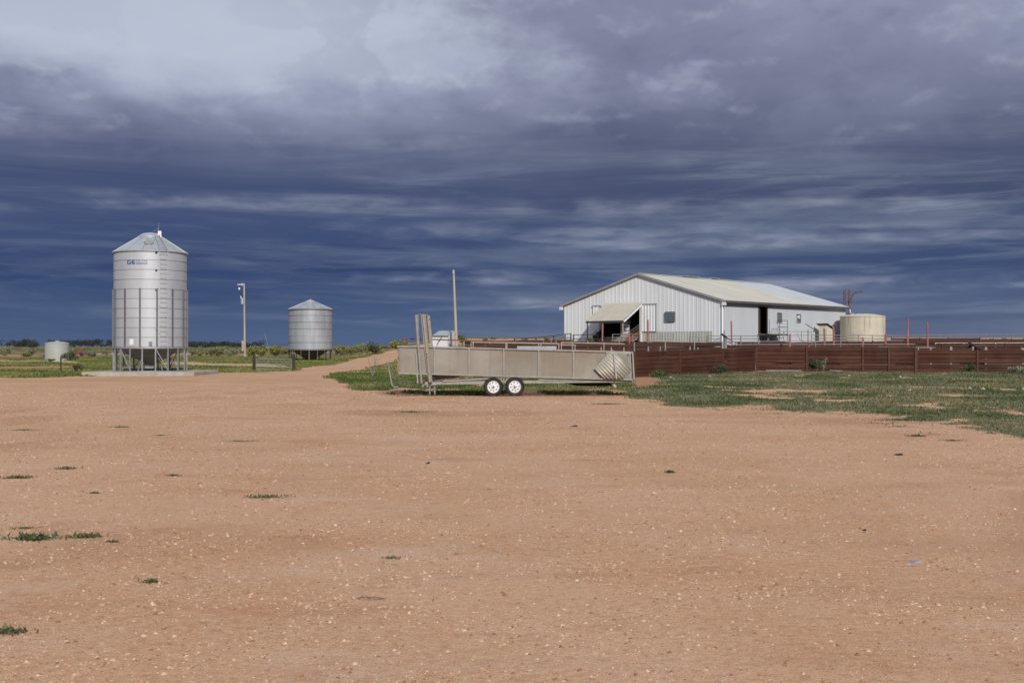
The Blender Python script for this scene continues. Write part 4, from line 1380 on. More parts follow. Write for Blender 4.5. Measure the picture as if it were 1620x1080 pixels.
# small white shed on the rise
shY = 150.0
sx0, sx1, sx2 = PX(684, shY), PX(708, shY), PX(723, shY)
zg = gz((sx0 + sx2) / 2, shY) - .3
e = empty('pump_shed', ((sx0 + sx2) / 2, shY + 1, zg), 'small white metal shed beside the leaning power pole', 'shed')
zw, zr = PZ(531, shY), PZ(523.5, shY)
dpt = 2.6
xm_ = sx1 + (sx2 - sx1) * .9
b0, b1 = Vector((sx0, shY, 0)), Vector((sx1, shY, 0))
r1 = Vector((sx2, shY + dpt, 0))
l1 = r1 - (b1 - b0)
w = MB()
for p, q in ((b0, b1), (b1, r1), (r1, l1), (l1, b0)):
    w.quad((p.x, p.y, zg), (q.x, q.y, zg), (q.x, q.y, zw), (p.x, p.y, zw))
wo = w.build('wall', SHEDW, e)
g = MB()
mr, ml = b1.lerp(r1, .62), b0.lerp(l1, .62)
for p, q, m_ in ((b1, r1, mr), (b0, l1, ml)):
    g.quad((p.x, p.y, zw), (q.x, q.y, zw), (m_.x, m_.y, zr))
g.build('gable', SHEDW, e)
oh = Vector((-.12, -.12, 0))
for i in range(4):
    f0, f1 = i / 4, (i + 1) / 4
    p0, p1 = b0.lerp(b1, f0), b0.lerp(b1, f1)
    q0, q1 = ml.lerp(mr, f0), ml.lerp(mr, f1)
    MB().slab([(p0.x, p0.y - .15, zw), (p1.x, p1.y - .15, zw), (q1.x, q1.y, zr + .02), (q0.x, q0.y, zr + .02)], (0, 0, 1), .03 + .01 * (i % 2)).build('roof_sheet', GALVROOF, e)
    p0, p1 = l1.lerp(r1, f0), l1.lerp(r1, f1)
    MB().slab([(p0.x, p0.y + .15, zw), (p1.x, p1.y + .15, zw), (q1.x, q1.y, zr + .02), (q0.x, q0.y, zr + .02)], (0, 0, 1), .03).build('roof_sheet', GALVROOF, e)
MB().bar((sx0 - .1, shY - .15, zw - .03), (sx1 + .1, shY - .15, zw - .03), .1, .1).build('gutter', GUTTER, e)
MB().poly([(PX(692, shY), shY - .3, PZ(545, shY)), (PX(694, shY), shY - .3, PZ(540, shY)), (PX(699, shY), shY - .3, PZ(533.5, shY))], 6, .05).build('pipe', DARKRAIL, e)


def power_pole(px_top, py_top, px_bot, Y, label, extras):
    xb = PX(px_bot, Y)
    zg = gz(xb, Y)
    e = empty('power_pole', (xb, Y, zg), label, 'pole', 'power poles')
    MB().tube((xb, Y, zg - .2), (PX(px_top, Y), Y, PZ(py_top, Y)), .19 if extras else .21, .13, 12).build('pole_shaft', POLE, e, True)
    if extras:
        xt = PX(px_top, Y)
        MB().bar((PX(376, Y), Y - .15, PZ(450, Y)), (PX(382, Y), Y - .15, PZ(450.3, Y)), .12, .12).build('insulator_arm', WHITE, e)
        MB().box((xt - .25, Y - .15, PZ(450, Y)), (.4, .3, .35)).build('top_cap', GALVROOF, e)
        MB().poly([(PX(377, Y), Y - .2, PZ(454, Y)), (PX(380, Y), Y - .2, PZ(459, Y)), (PX(383, Y), Y - .2, PZ(464, Y)), (PX(383.5, Y), Y - .2, PZ(470, Y))], 6, .05).build('drop_wire', DARKRAIL, e)
        MB().box((PX(379, Y), Y - .2, PZ(456.5, Y)), (.25, .15, .35)).build('fuse', WHITE, e)
        MB().tube((PX(384, Y), Y - .35, PZ(481, Y)), (PX(384, Y), Y - .35, PZ(471.5, Y)), .24, .24, 14).build('transformer', GALVROOF, e, True)
        MB().tube((PX(382.5, Y), Y - .35, PZ(473, Y)), (PX(381.5, Y), Y - .35, PZ(468.5, Y)), .10, .07, 8).build('bushing', WHITE, e)
        MB().box((PX(385, Y), Y - .3, PZ(547, Y)), (.35, .25, 1.7)).build('meter_box', POLE, e)
    else:
        xt = PX(px_top, Y)
        MB().box((xt + .02, Y - .2, PZ(430.5, Y)), (.22, .1, .5)).build('top_plate', GALV2, e)
        MB().bar((xt - .45, Y - .15, PZ(431, Y)), (xt, Y - .15, PZ(431, Y)), .08, .1).build('insulator_arm', DARKRAIL, e)
        MB().box((PX(719, Y), Y - .25, PZ(526.5, Y)), (.3, .25, .3)).build('junction_box', POLE, e)


power_pole(386, 448.5, 387.5, 185.0, 'power pole with grey transformer between the two silos', True)
power_pole(717.5, 427, 722.5, 148.0, 'bare leaning timber pole beside the small white shed', False)
# thin leaning stay post
e = MB()
sy = 170.0
e.tube((PX(429, sy), sy, gz(PX(429, sy), sy) - .1), (PX(418.5, sy), sy, PZ(527, sy)), .05, .035, 6)
tag(e.build('leaning_stake', GREYRAIL), 'thin pale stake leaning left between pole and short silo', 'stake')


# ================================================================== GATE AND LOOSE POSTS ON THE LEFT
def gate():
    Y = 80.0
    x0, x1 = PX(402, Y), PX(464.5, Y)
    for i, (x, lb) in enumerate(((x0, 'dark timber gate post nearer the tall silo'), (x1, 'dark timber gate post nearer the short silo'))):
        o = MB().tube((x, Y, gz(x, Y) - .2), (x, Y, PZ(560.5, Y)), .11, .10, 10).build('gate_post', WOODD, None, True)
        tag(o, lb, 'post', 'farm gate posts')
    e = empty('farm_gate', ((x0 + x1) / 2, Y, 0), 'grey pipe farm gate with sagging diagonal stay between dark posts', 'gate')
    z0, z1 = gz(x0, Y) + .12, PZ(567.5, Y)
    for i in range(5):
        z = z0 + (z1 - z0) * i / 4
        MB().tube((x0 + .14, Y, z), (x1 - .14, Y, z - .03), .026 if i in (0, 4) else .018, None, 6).build('gate_rail', GREYRAIL if i == 4 else STEEL, e)
    for f in (.05, .35, .95):
        x = x0 + (x1 - x0) * f
        MB().tube((x, Y, z0), (x, Y, z1), .022, None, 6).build('gate_upright', STEEL, e)
    MB().tube((x0 + .15, Y + .02, z1), (x1 - .2, Y + .02, z0), .018, None, 6).build('gate_stay', RUSTT, e)
    mesh = MB()
    for i in range(14):
        x = x0 + .2 + (x1 - x0 - .4) * i / 13
        mesh.tube((x, Y + .03, z0), (x, Y + .03, z1), .004, None, 3)
    o = mesh.build('gate_mesh', STEEL, e)
    # thin fence posts in the meadow
    for px, yt, yb, lb in ((96.3, 564, 590, 'dark steel picket in the grass below the green tank'), (555, 547, 566, 'thin dark picket right of the short silo'),
                           ):
        Y2 = F * CAM_H / (yb - HY)
        Y2 = min(Y2, 160)
        x = PX(px, Y2)
        o = MB().bar((x, Y2, gz(x, Y2) - .1), (x, Y2, PZ(yt, Y2)), .07, .07, (0, 1, 0)).build('picket', WOODD)
        tag(o, lb, 'post', 'meadow pickets')


gate()

# leaning strainer with wire beside the ramp
Yl = 47.0
e = empty('leaning_post', (PX(618, Yl), Yl, 0), 'leaning grey steel post with loose wire left of the loading ramp', 'post')
MB().tube((PX(621.5, Yl), Yl, gz(PX(621, Yl), Yl) - .05), (PX(614, Yl), Yl, PZ(577, Yl)), .035, .035, 10).build('post_shaft', GREYPOST, e, True)
MB().tube((PX(614, Yl), Yl - .02, PZ(577.5, Yl)), (PX(613.7, Yl), Yl - .02, PZ(575.5, Yl)), .075, .075, 10).build('post_cap', GREYRAIL, e)
MB().box((PX(626, Yl), Yl, gz(PX(626, Yl), Yl) + .06), (.22, .15, .06)).build('foot_plate', STEELD, e)
MB().tube((PX(618, Yl), Yl + .3, gz(PX(618, Yl), Yl)), (PX(617.3, Yl), Yl + .3, PZ(598, Yl)), .025, None, 6).build('stake', WOODD, e)
wr = MB()
for i in range(5):
    wr.poly([(PX(614, Yl), Yl, PZ(580 + i * 5, Yl)), (PX(630 + i, Yl), Yl + .3, PZ(597 + i * 2.6, Yl)), (PX(648, Yl), Yl + .4, PZ(603 + i * 1.6, Yl))], 4, .006)
wr.poly([(PX(614, Yl), Yl, PZ(577, Yl)), (PX(608, Yl), Yl + 2, PZ(565, Yl))], 4, .012)
wr.build('wire', GREYRAIL, e)
# thin wire tangle further back
Yt = 62.0
wr = MB()
random.seed(3)
for i in range(16):
    a = PX(589, Yt), Yt, gz(PX(589, Yt), Yt)
    b = (PX(589 + random.uniform(-14, 16), Yt), Yt + random.uniform(-.6, .6), PZ(random.uniform(553, 568), Yt))
    m_ = ((a[0] + b[0]) / 2 + random.uniform(-.1, .1), Yt, (a[2] + b[2]) / 2 + .1)
    wr.poly([a, m_, b], 4, .006)
tag(wr.build('wire_tangle', GREYRAIL), 'tangle of thin grey wire and twigs beside the dirt track', 'wire')


# ================================================================== STOCK YARDS
def unit_board():
    m = bpy.data.meshes.new('board')
    # lapped steel rail: unit length on x, unit height on z, folded lip at the top and a returned lower edge
    prof = [(.034, 0.0), (-.026, .13), (-.030, .16), (-.022, .55), (-.030, .93), (-.020, 1.0), (.034, 1.0)]
    vs = [(x, y, z) for x in (-.5, .5) for y, z in prof]
    n = len(prof)
    fs = [(i, n + i, n + (i + 1) % n, (i + 1) % n) for i in range(n)] + [tuple(range(n)), tuple(reversed(range(n, 2 * n)))]
    m.from_pydata(vs, [], fs)
    return m


def unit_post():
    m = bpy.data.meshes.new('post')
    b = MB().box((0, 0, .5), (1, 1, 1))
    m.from_pydata(b.v, [], b.f)
    return m


BOARD = {}
POSTM = {}


def board_mesh(mt):
    if mt.name not in BOARD:
        m = unit_board()
        m.materials.append(mt)
        BOARD[mt.name] = m
    return BOARD[mt.name]


def post_mesh(mt):
    if mt.name not in POSTM:
        m = unit_post()
        m.materials.append(mt)
        POSTM[mt.name] = m
    return POSTM[mt.name]


def fence(pts, tops, label, nb=6, mt=BROWN, pm=BROWNP, gap=.02, gap_at=None, group='brown stock yard fences', pw=.11, rail=None, singles=True, bases=None, post_over=.03):
    """pts: plan points of the posts, tops: height of the fence top at each post"""
    c = ((pts[0][0] + pts[-1][0]) / 2, (pts[0][1] + pts[-1][1]) / 2)
    e = empty('yard_fence', (c[0], c[1], gz(*c)), label, 'fence', group)
    bz = bases or [gz(*p) - .04 for p in pts]
    for i, p in enumerate(pts):
        d = (Vector(pts[min(i + 1, len(pts) - 1)]) - Vector(pts[max(i - 1, 0)])).normalized()
        nrm = Vector((d.y, -d.x))
        inst('post', post_mesh(pm), e, (p[0] + nrm.x * .06, p[1] + nrm.y * .06, bz[i] - .1), (0, 0, math.atan2(d.y, d.x)), (pw, .09, tops[i] - bz[i] + .1 + post_over))
    for i in range(len(pts) - 1):
        p, q = Vector(pts[i]), Vector(pts[i + 1])
        d = q - p
        L = d.length
        ang = math.atan2(d.y, d.x)
        mid = (p + q) / 2
        g_extra = .09 if gap_at is not None else 0
        for j in range(nb):
            def zz(b, t):
                h = (t - b - g_extra) / nb
                z = b + h * j + (g_extra if gap_at is not None and j >= gap_at else 0)
                return z, h
            z0, h = zz(bz[i], tops[i])
            z1, h1 = zz(bz[i + 1], tops[i + 1])
            slope = math.atan2(z1 - z0, L)
            inst('board', board_mesh(mt), e, (mid.x, mid.y, (z0 + z1) / 2 + random.uniform(-.006, .006)), (0, -slope + random.uniform(-.0035, .0035), ang), (L / math.cos(slope) - .02, 1.0, (h + h1) / 2 - gap))
        if rail:
            inst('top_rail', post_mesh(rail), e, (mid.x, mid.y, (tops[i] + tops[i + 1]) / 2 + .012), (0, -math.atan2(tops[i + 1] - tops[i], L), ang), (L, .09, .05))
    return e


random.seed(5)
# front fence beside the ramp
A0, A1 = Vector((PX(1003, 64), 64.0)), Vector((PX(1195, 77), 77.0))


def on_line(px, P0, P1):
    u = (px - 810) / F
    d = P1 - P0
    t = (P0.x - u * P0.y) / (u * d.y - d.x)
    return tuple(P0 + d * t)


apts = [on_line(x, A0, A1) for x in (1003, 1074, 1142, 1192)]
fence(apts, [PZ(pol(x, [(1003, 558), (1195, 550.5)]), p[1]) for x, p in zip((1003, 1074, 1142, 1192), apts)],
      'brown railed yard fence slanting back from the end of the loading ramp', 6, BROWN, gap=.003, rail=BROWNP)
bx_ = [1197, 1276, 1365, 1406, 1448]
bpts = [(PX(x, pol(x, [(1195, 77), (1448, 75.4), (1700, 73.5)])), float(pol(x, [(1195, 77), (1448, 75.4), (1700, 73.5)]))) for x in bx_]
fence(bpts, [PZ(549.8, p[1]) for p in bpts], 'front brown yard fence in the middle, with a long gap below its upper rails', 6, BROWN, gap=.003, gap_at=2, rail=BROWNP)
cx_ = [1450, 1546, 1645]
cpts = [(PX(x, pol(x, [(1195, 77), (1448, 75.4), (1700, 73.5)])), float(pol(x, [(1195, 77), (1448, 75.4), (1700, 73.5)]))) for x in cx_]
fence(cpts, [PZ(553.5, p[1]) for p in cpts], 'front brown yard fence at the right edge above the weeds', 5, BROWN, gap=.004, gap_at=2)

rows = [
    # (px list, Y at both ends, height, boards, label, rail)
    ([745, 800, 852, 905, 955, 1003, 1052, 1098, 1142], 80.5, 83.0, PZ(543.5, 81), PZ(541, 83), 5, 'brown fence behind the loading ramp, before the shed gable', None),
    ([1146, 1200, 1249, 1302, 1350, 1400, 1448], 83.0, 84.0, PZ(545.5, 83), PZ(545, 84), 5, 'brown inner fence just over the middle front fence', GREYRAIL),
    ([1452, 1505, 1560, 1615, 1670], 84.0, 85.0, PZ(550.0, 84), PZ(549.5, 85), 5, 'brown inner fence with grey posts at the right', None),
    ([880, 930, 980, 1030, 1080, 1130], 86.2, 80.8 + 3.0, PZ(538.5, 86.2), PZ(541, 83.8), 4, 'low brown fence along the foot of the shed ramp', None),
    ([1160, 1215, 1270, 1325, 1380, 1430], 86.5, 90.0, PZ(541, 86.5), PZ(539, 90), 4, 'brown pen fence below the shed side wall', GREYRAIL),
    ([1385, 1440, 1490, 1540, 1590, 1640], 92.0, 93.0, PZ(544.0, 92), PZ(543.5, 93), 4, 'third brown pen fence back on the right', None),
    ([1400, 1450, 1500, 1550, 1600, 1650], 101.0, 103.0, PZ(538.5, 101), PZ(538, 103), 4, 'fourth brown pen fence back on the right', None),
    ([1410, 1455, 1500, 1550], 114.0, 115.0, PZ(534.3, 114), PZ(534, 115), 4, 'farthest brown pen fence right of the cream tank', None),
    ([1553, 1600, 1650], 115.0, 116.0, PZ(535.8, 115), PZ(535.6, 116), 4, 'low far brown pen fence at the right edge', None),
    ([735, 775, 815, 860, 905], 96.0, 94.0, PZ(538.6, 96), PZ(536.5, 94), 4, 'distant brown fence seen over the middle of the ramp', None),
]
for px_, y0, y1, t0, t1, nb, lb, rl in rows:
    n = len(px_)
    P0, P1 = Vector((PX(px_[0], y0), y0)), Vector((PX(px_[-1], y1), y1))
    pts = [on_line(x, P0, P1) for x in px_]
    tp = [t0 + (t1 - t0) * i / (n - 1) for i in range(n)]
    bs = [min(gz(*p) - .04, tp[i] - 1.0) for i, p in enumerate(pts)]
    fence(pts, tp, lb, nb, BROWND, GREYPOST if 'grey' in lb or 'ramp' in lb else BROWNP, gap=.03, pw=.08, rail=rl, bases=bs)

# cross fences running away from the camera
for (px0, y0, px1, y1, top0, top1, lb) in ((1249, 78, 1262, 92, 549, 541.5, 'brown cross fence between the middle pens'), (1448, 76.5, 1436, 101, 550, 539, 'brown cross fence under the tallest red posts'),
                                            (1330, 78.5, 1345, 90, 549.5, 541, 'brown cross fence below the cream tank'), (1555, 76, 1530, 101, 552, 539, 'brown cross fence at far right of the yards')):
    P0, P1 = Vector((PX(px0, y0), y0)), Vector((PX(px1, y1), y1))
    pts = [tuple(P0.lerp(P1, i / 4)) for i in range(5)]
    tp = [PZ(top0, y0) + (PZ(top1, y1) - PZ(top0, y0)) * i / 4 for i in range(5)]
    fence(pts, tp, lb, 4, BROWND, BROWNP, gap=.05, pw=.08, bases=[min(gz(*p) - .04, tp[i] - 1.0) for i, p in enumerate(pts)])

# pipe rail fences (open, thin)
def rail_fence(px_, y0, y1, tops, label, m, nr=3, r=.025, step=.30, pr=.035):
    P0, P1 = Vector((PX(px_[0], y0), y0)), Vector((PX(px_[-1], y1), y1))
    pts = [on_line(x, P0, P1) for x in px_]
    tz = [PZ(t, p[1]) for t, p in zip(tops, pts)]
    c = P0.lerp(P1, .5)
    e = empty('rail_fence', (c.x, c.y, gz(c.x, c.y)), label, 'fence', 'thin pipe rail fences')
    for p, z in zip(pts, tz):
        MB().tube((p[0], p[1], min(gz(*p), z - .6) - .1), (p[0], p[1], z + .03), pr, None, 8).build('post', m, e)
    for j in range(nr):
        for i in range(len(pts) - 1):
            MB().tube((*pts[i], tz[i] - j * step), (*pts[i + 1], tz[i + 1] - j * step), r, None, 6).build('rail', m, e)
    return e


rail_fence([814, 848, 876, 894, 903], 88.0, 90.0, [535.5, 534, 531, 528.5, 527.5], 'thin dark rail fence climbing to the left corner of the shed', DARKRAIL, 2, .03, .32, .05)
rail_fence([907, 930, 946], 90.0, 89.5, [529.5, 529.5, 529.5], 'short dark rail fence at the left awning post', DARKRAIL, 2, .03, .34, .05)
rail_fence([969, 985, 1001, 1012], 87.0, 86.5, [529, 528.6, 528.8, 528.5], 'pale bent pipe gate fence below the awning', GREYRAIL, 4, .022, .22)
rail_fence([1031, 1048, 1065], 86.0, 85.4, [527.5, 527.5, 527.5], 'thin grey rail gate before the grey lower gable sheets', STEEL, 4, .02, .20)
rail_fence([1092, 1106, 1119], 85.0, 84.6, [533, 533.5, 533.8], 'short grey rail fence right of the grey gable sheets', GREYRAIL, 2, .022, .24, .06)
rail_fence([1119, 1146, 1172, 1200], 84.5, 86.0, [531, 531.5, 531.2, 531], 'long pale top rail fence at the shed front corner', GREYRAIL, 3, .03, .22, .05)
rail_fence([1215, 1240, 1268, 1284], 88.5, 90.5, [524.5, 524.3, 524.2, 524.3], 'thin rail fence along the shed side wall', STEEL, 2, .02, .3)
rail_fence([1284, 1318, 1340, 1358, 1380, 1400], 88.0, 90.0, [530, 530.3, 530.2, 530, 530.5, 531.2], 'dark rail fence running in front of the cream tank', GREYRAIL, 2, .03, .24)
rail_fence([1402, 1448, 1500, 1560, 1640], 118.0, 122.0, [530.8, 530.2, 529.6, 529, 529], 'pale long rail fence on the skyline right of the tank', GREYRAIL, 2, .035, .35)
rail_fence([1480, 1525, 1575, 1640], 96.5, 98.0, [542.6, 542.6, 542.4, 542.2], 'pale low rail crossing the right hand pens', TANKC, 1, .03, .3)
rail_fence([1500, 1545, 1568, 1600, 1640], 106.0, 108.0, [537.2, 537.1, 537.2, 537.4, 537.2], 'dark rail fence in the far right pens', DARKRAIL, 2, .03, .3)
rail_fence([1250, 1290, 1330, 1365], 80.5, 81.2, [541.8, 540.8, 539.2, 538.4], 'sloping pale rail across the middle pens', GREYRAIL, 1, .03, .3)

# red posts standing out of the yards
reds = [(953, 512, 541, 88.5, .13, 'faded red post directly before the shed awning'), (995.5, 526, 551, 84, .15, 'thick faded red post right of the awning post'),
        (1025, 506, 541, 84.5, .13, 'tall faded red post before the sliding door'), (1157.3, 508, 541, 84, .12, 'red post at the front corner of the shed, lower part kinked'),
        (1249.5, 528.5, 548, 82, .16, 'short thick red post below the small side window'), (1279.5, 541, 549, 81, .14, 'stub of a red post at the middle front fence'),
        (1304.5, 519.5, 545, 85, .14, 'red post beside the cream lean-to'), (1319, 518, 545, 84, .15, 'red post left of the cream tank shadow'),
        (1365.5, 534, 545, 84, .13, 'short red post in front of the cream tank'), (1401, 528.5, 545, 84, .15, 'red post at the right edge of the cream tank'),
        (1436, 504.5, 545, 84, .14, 'tallest red post right of the cream tank'), (1467.5, 510.5, 545, 84.5, .14, 'rightmost tall red post over the pens'),
        (872, 536.5, 545, 86, .11, 'short red post left of the shed gable')]
for px, yt, yb, Y, wd, lb in reds:
    x = PX(px, Y)
    m = MB()
    lean = random.uniform(-.03, .03)
    zt_ = PZ(yt, Y)
    m.tube((x + (.12 if 'kinked' in lb else 0), Y, gz(x, Y) - .1), (x, Y, PZ(yb - 8, Y)), wd * .56, wd * .5, 10)
    m.tube((x, Y, PZ(yb - 8, Y)), (x + lean, Y, zt_), wd * .5, wd * .48, 10)
    m.tube((x + lean, Y, zt_), (x + lean, Y, zt_ + .02), wd * .42, wd * .2, 10)
    tag(m.build('red_post', REDPOST, None, True), lb, 'post', 'faded red yard posts')
# grey concrete posts and stub posts
greys = [(1147.5, 536, 550, 79, .24, 'thick grey concrete post behind the slanting front fence'), (1025.5, 548, 558, 79, .13, 'left grey stub post over the slanting fence'),
         (1044.5, 548, 556, 79, .10, 'slim grey stub post over the slanting fence'), (1091.5, 548, 556, 79, .14, 'broad grey stub post over the slanting fence'),
         (1104, 549, 556, 79, .10, 'right grey stub post over the slanting fence'), (1278.5, 521.5, 546, 88, .10, 'slim dark grey post before the shed side wall')]
for px, yt, yb, Y, wd, lb in greys:
    x = PX(px, Y)
    tag(MB().tube((x, Y, gz(x, Y) - .1), (x, Y, PZ(yt, Y)), wd * .5, wd * .46, 10).build('grey_post', GREYPOST, None, True), lb, 'post', 'grey yard posts')
# upright pale fence standards showing through the right hand fence
for i, (px, yt, yb) in enumerate(((1472, 550, 576), (1559, 549, 586), (1618, 550, 580), (1504, 548, 555), (1539, 548, 556))):
    Y = 77.6 if px < 1600 else 77
    x = PX(px, Y)
    o = MB().bar((x, Y, gz(x, Y) - .05), (x, Y, PZ(yt, Y)), .12, .10, (0, 1, 0)).build('grey_post', GREYPOST)
    tag(o, ('first', 'fourth', 'fifth', 'second', 'third')[i] + ' pale grey standard from the left behind the right front fence', 'post', 'grey yard posts')
# white trough seen over the ramp
x0, x1 = PX(818, 74), PX(880, 74)
e = empty('water_trough', ((x0 + x1) / 2, 74, .6), 'pale trough showing over the top of the loading ramp', 'trough')
MB().box(((x0 + x1) / 2, 74, PZ(551.5, 74) - .28), (x1 - x0, .7, .9)).build('trough_body', GALV2, e)
for i in range(5):
    MB().box((x0 + .3 + i * (x1 - x0 - .6) / 4, 73.7, PZ(549.5, 74)), (.12, .06, .12)).build('trough_bolt', STEELD, e)
for px in (835, 861):
    MB().box((PX(px, 74), 74, .2), (.14, .6, .7)).build('trough_leg', STEELD, e)
# bird on the concrete post
bx0, bY = PX(1146, 79), 79.0
bz = PZ(536, 79)
e = empty('bird', (bx0, bY, bz), 'black bird perched on the thick grey concrete post', 'bird')
bm_ = MB()
secs = [(-.30, .16, .005), (-.26, .18, .03), (-.20, .20, .055), (-.10, .16, .085), (.0, .10, .085), (.12, .02, .05), (.24, -.06, .025), (.34, -.10, .012)]
n = 8
vs, fs = [], []
for dx_, dz_, r_ in secs:
    for i in range(n):
        a = 2 * math.pi * i / n
        vs.append((bx0 + dx_, bY + r_ * math.cos(a), bz + .12 + dz_ + r_ * 1.1 * math.sin(a)))
for j in range(len(secs) - 1):
    for i in range(n):
        fs.append((j * n + i, j * n + (i + 1) % n, (j + 1) * n + (i + 1) % n, (j + 1) * n + i))
bm_.add(vs, fs)
bm_.build('body', BIRD, e, True)
for s in (-.03, .03):
    MB().tube((bx0 - .02, bY + s, bz), (bx0 - .02, bY + s, bz + .14), .012, None, 5).build('leg', BIRD, e)
# long pale pipe lying in front of the fence, grey plank on top of the fence
for p, q, lb in (((1212, 587.2), (1268, 588.5), 'left pale pipe lying in the grass along the front fence'), ((1313, 589.5), (1332, 590), 'right pale pipe lying in the grass along the front fence')):
    o = MB().tube((PX(p[0], 75.5), 75.5, gz(PX(p[0], 75.5), 75.5) + .12), (PX(q[0], 75), 75.0, gz(PX(q[0], 75), 75) + .10), .05, None, 8).build('loose_pipe', GREYRAIL)
    tag(o, lb, 'pipe', 'loose pipes in the grass')
o = MB().bar((PX(1390, 75.9), 75.9, PZ(548.3, 75.9)), (PX(1478, 75.5), 75.5, PZ(549.6, 75.5)), .12, .05).build('loose_plank', GREYRAIL)
tag(o, 'pale grey plank lying along the top of the front fence', 'plank')
# low machinery wreck far left
Ym = 190.0
e = empty('machinery_wreck', (PX(119, Ym), Ym, gz(PX(119, Ym), Ym)), 'low red farm machine lying behind the green tank', 'machine')
z0 = gz(PX(119, Ym), Ym)
MB().slab([(PX(108, Ym), Ym, z0 + .3), (PX(134, Ym), Ym, z0 + .25), (PX(134, Ym), Ym, z0 + .55), (PX(122, Ym), Ym, z0 + .95), (PX(108, Ym), Ym, z0 + .95)], (0, 1, 0), 1.6).build('hull', REDPAINT, e)
for px in (112, 129):
    MB().tube((PX(px, Ym), Ym - .1, z0 + .3), (PX(px, Ym), Ym + .2, z0 + .3), .3, None, 14).build('wheel', BLACK, e)


# ================================================================== VEGETATION
def leaf_cloud(n, centers, radii, size, c1, c2, seed, flat=1.0, shade=.0):
    """n small leaf triangles-pairs scattered in clumps; returns V, T(quads), colours"""
    r = np.random.default_rng(seed)
    ci = r.integers(0, len(centers), n)
    C = np.array(centers)[ci]
    Rr = np.array(radii)[ci]
    d = r.normal(size=(n, 3))
    d /= np.linalg.norm(d, axis=1)[:, None]
    rad = r.random(n) ** 0.45
    P = C + d * rad[:, None] * Rr
    a = r.normal(size=(n, 3))
    a /= np.linalg.norm(a, axis=1)[:, None]
    b = np.cross(a, r.normal(size=(n, 3)))
    b /= np.linalg.norm(b, axis=1)[:, None]
    s = size * (0.6 + 0.8 * r.random(n))
    V = np.stack([P - a * s[:, None], P + b * s[:, None] * .45, P + a * s[:, None], P - b * s[:, None] * .45], 1).reshape(-1, 3)
    T = np.arange(4 * n).reshape(n, 4)
    clump = r.random(len(centers))
    t = np.clip(clump[ci] * .7 + r.random(n) * .4, 0, 1)[:, None]
    c = np.array(c1) * (1 - t) + np.array(c2) * t
    return V, T, np.repeat(c, 4, 0)


def shrub_mesh(name, w, h, n, size, c1, c2, seed):
    r = np.random.default_rng(seed)
    k = 9
    cen, rad = [], []
    for i in range(k):
        a = r.random() * 2 * math.pi
        q = r.random() ** .5 * w * .33
        z = h * (.30 + .42 * r.random())
        cen.append((q * math.cos(a), q * math.sin(a), z))
        rr = w * (.14 + .12 * r.random())
        rad.append((rr, rr, min(h * .30, rr * 1.1)))
    V, T, c = leaf_cloud(n, cen, rad, size, c1, c2, seed)
    V[:, 2] = np.maximum(V[:, 2], 0.0)
    o = np_mesh(name, V, T, LEAF, c)
    st = MB()
    for i in range(6):
        st.tube((0, 0, -.05), cen[i], .03 * w / 2 + .01, .008, 5)
    so = st.build('stem', BARK)
    return o, so


def shrub(name, x, y, w, h, n, size, c1, c2, seed, label, cat='shrub', group=None):
    z = gz(x, y)
    o, so = shrub_mesh('foliage', w, h, n, size, c1, c2, seed)
    e = empty(name, (x, y, z), label, cat, group)
    o.parent = e
    so.parent = e
    return e


SALT1, SALT2 = (0.14, 0.15, 0.10), (0.26, 0.265, 0.175)
OLIVE1, OLIVE2 = (0.11, 0.125, 0.04), (0.23, 0.235, 0.075)
GRN1, GRN2 = (0.035, 0.065, 0.02), (0.09, 0.13, 0.045)

Yt_ = 120.0
shrub('saltbush', PX(110, 127), 127, 2.2, 1.1, 900, .10, GRN1, SALT1, 21, 'dark green bush at the right foot of the green tank')
shrub('saltbush', PX(84, 128.5), 128, 1.0, .35, 300, .08, GRN1, GRN2, 22, 'low green bush at the front foot of the green tank')
shrub('saltbush', PX(124, 76), 76, .75, .62, 700, .05, (0.06, 0.075, 0.035), (0.12, 0.13, 0.07), 23, 'small upright dry bush left of the concrete slab')
shrub('saltbush', PX(1290, 74.2), 74.2, 1.2, 1.0, 900, .07, (0.045, 0.065, 0.035), (0.11, 0.135, 0.085), 24, 'tall grey-green bush in front of the middle fence')
shrub('saltbush', PX(1303, 74.6), 74.6, .7, 1.15, 500, .06, SALT1, SALT2, 25, 'slim pale bush beside the tall bush at the middle fence')
shrub('saltbush', PX(1140, 71.2), 71.2, 1.0, .70, 700, .06, (0.05, 0.065, 0.04), (0.10, 0.115, 0.07), 26, 'dark bush at the foot of the slanting fence')
shrub('saltbush', PX(1040, 64.5), 64.2, 1.7, .42, 700, .06, GRN1, GRN2, 27, 'low leafy green plant near the end of the loading ramp', 'plant')
shrub('saltbush', PX(1530, 73.6), 73.6, 1.1, .55, 600, .06, GRN1, GRN2, 28, 'low dark green plant at the right front fence', 'plant')
shrub('saltbush', PX(1600, 73.0), 72.6, 1.6, .55, 700, .06, SALT1, SALT2, 29, 'low grey bush at the right end of the front fence')
shrub('saltbush', PX(592, 150), 150, 2.3, 1.9, 1000, .10, (0.05, 0.06, 0.03), (0.10, 0.11, 0.05), 30, 'lone dark bush on the slope left of the ramp end')
shrub('saltbush', PX(841, 92), 92, 1.0, 1.0, 700, .09, (0.08, 0.12, 0.02), (0.17, 0.22, 0.05), 31, 'bright green leafy plant left of the shed', 'plant')
shrub('saltbush', PX(1048, 86.5), 86.5, 1.4, .9, 700, .08, GRN1, GRN2, 32, 'left green weed clump at the grey gable sheets', 'plant')
shrub('saltbush', PX(1034, 86.0), 86.2, 1.0, .75, 500, .08, GRN1, GRN2, 33, 'right green weed clump by the tall red post', 'plant')
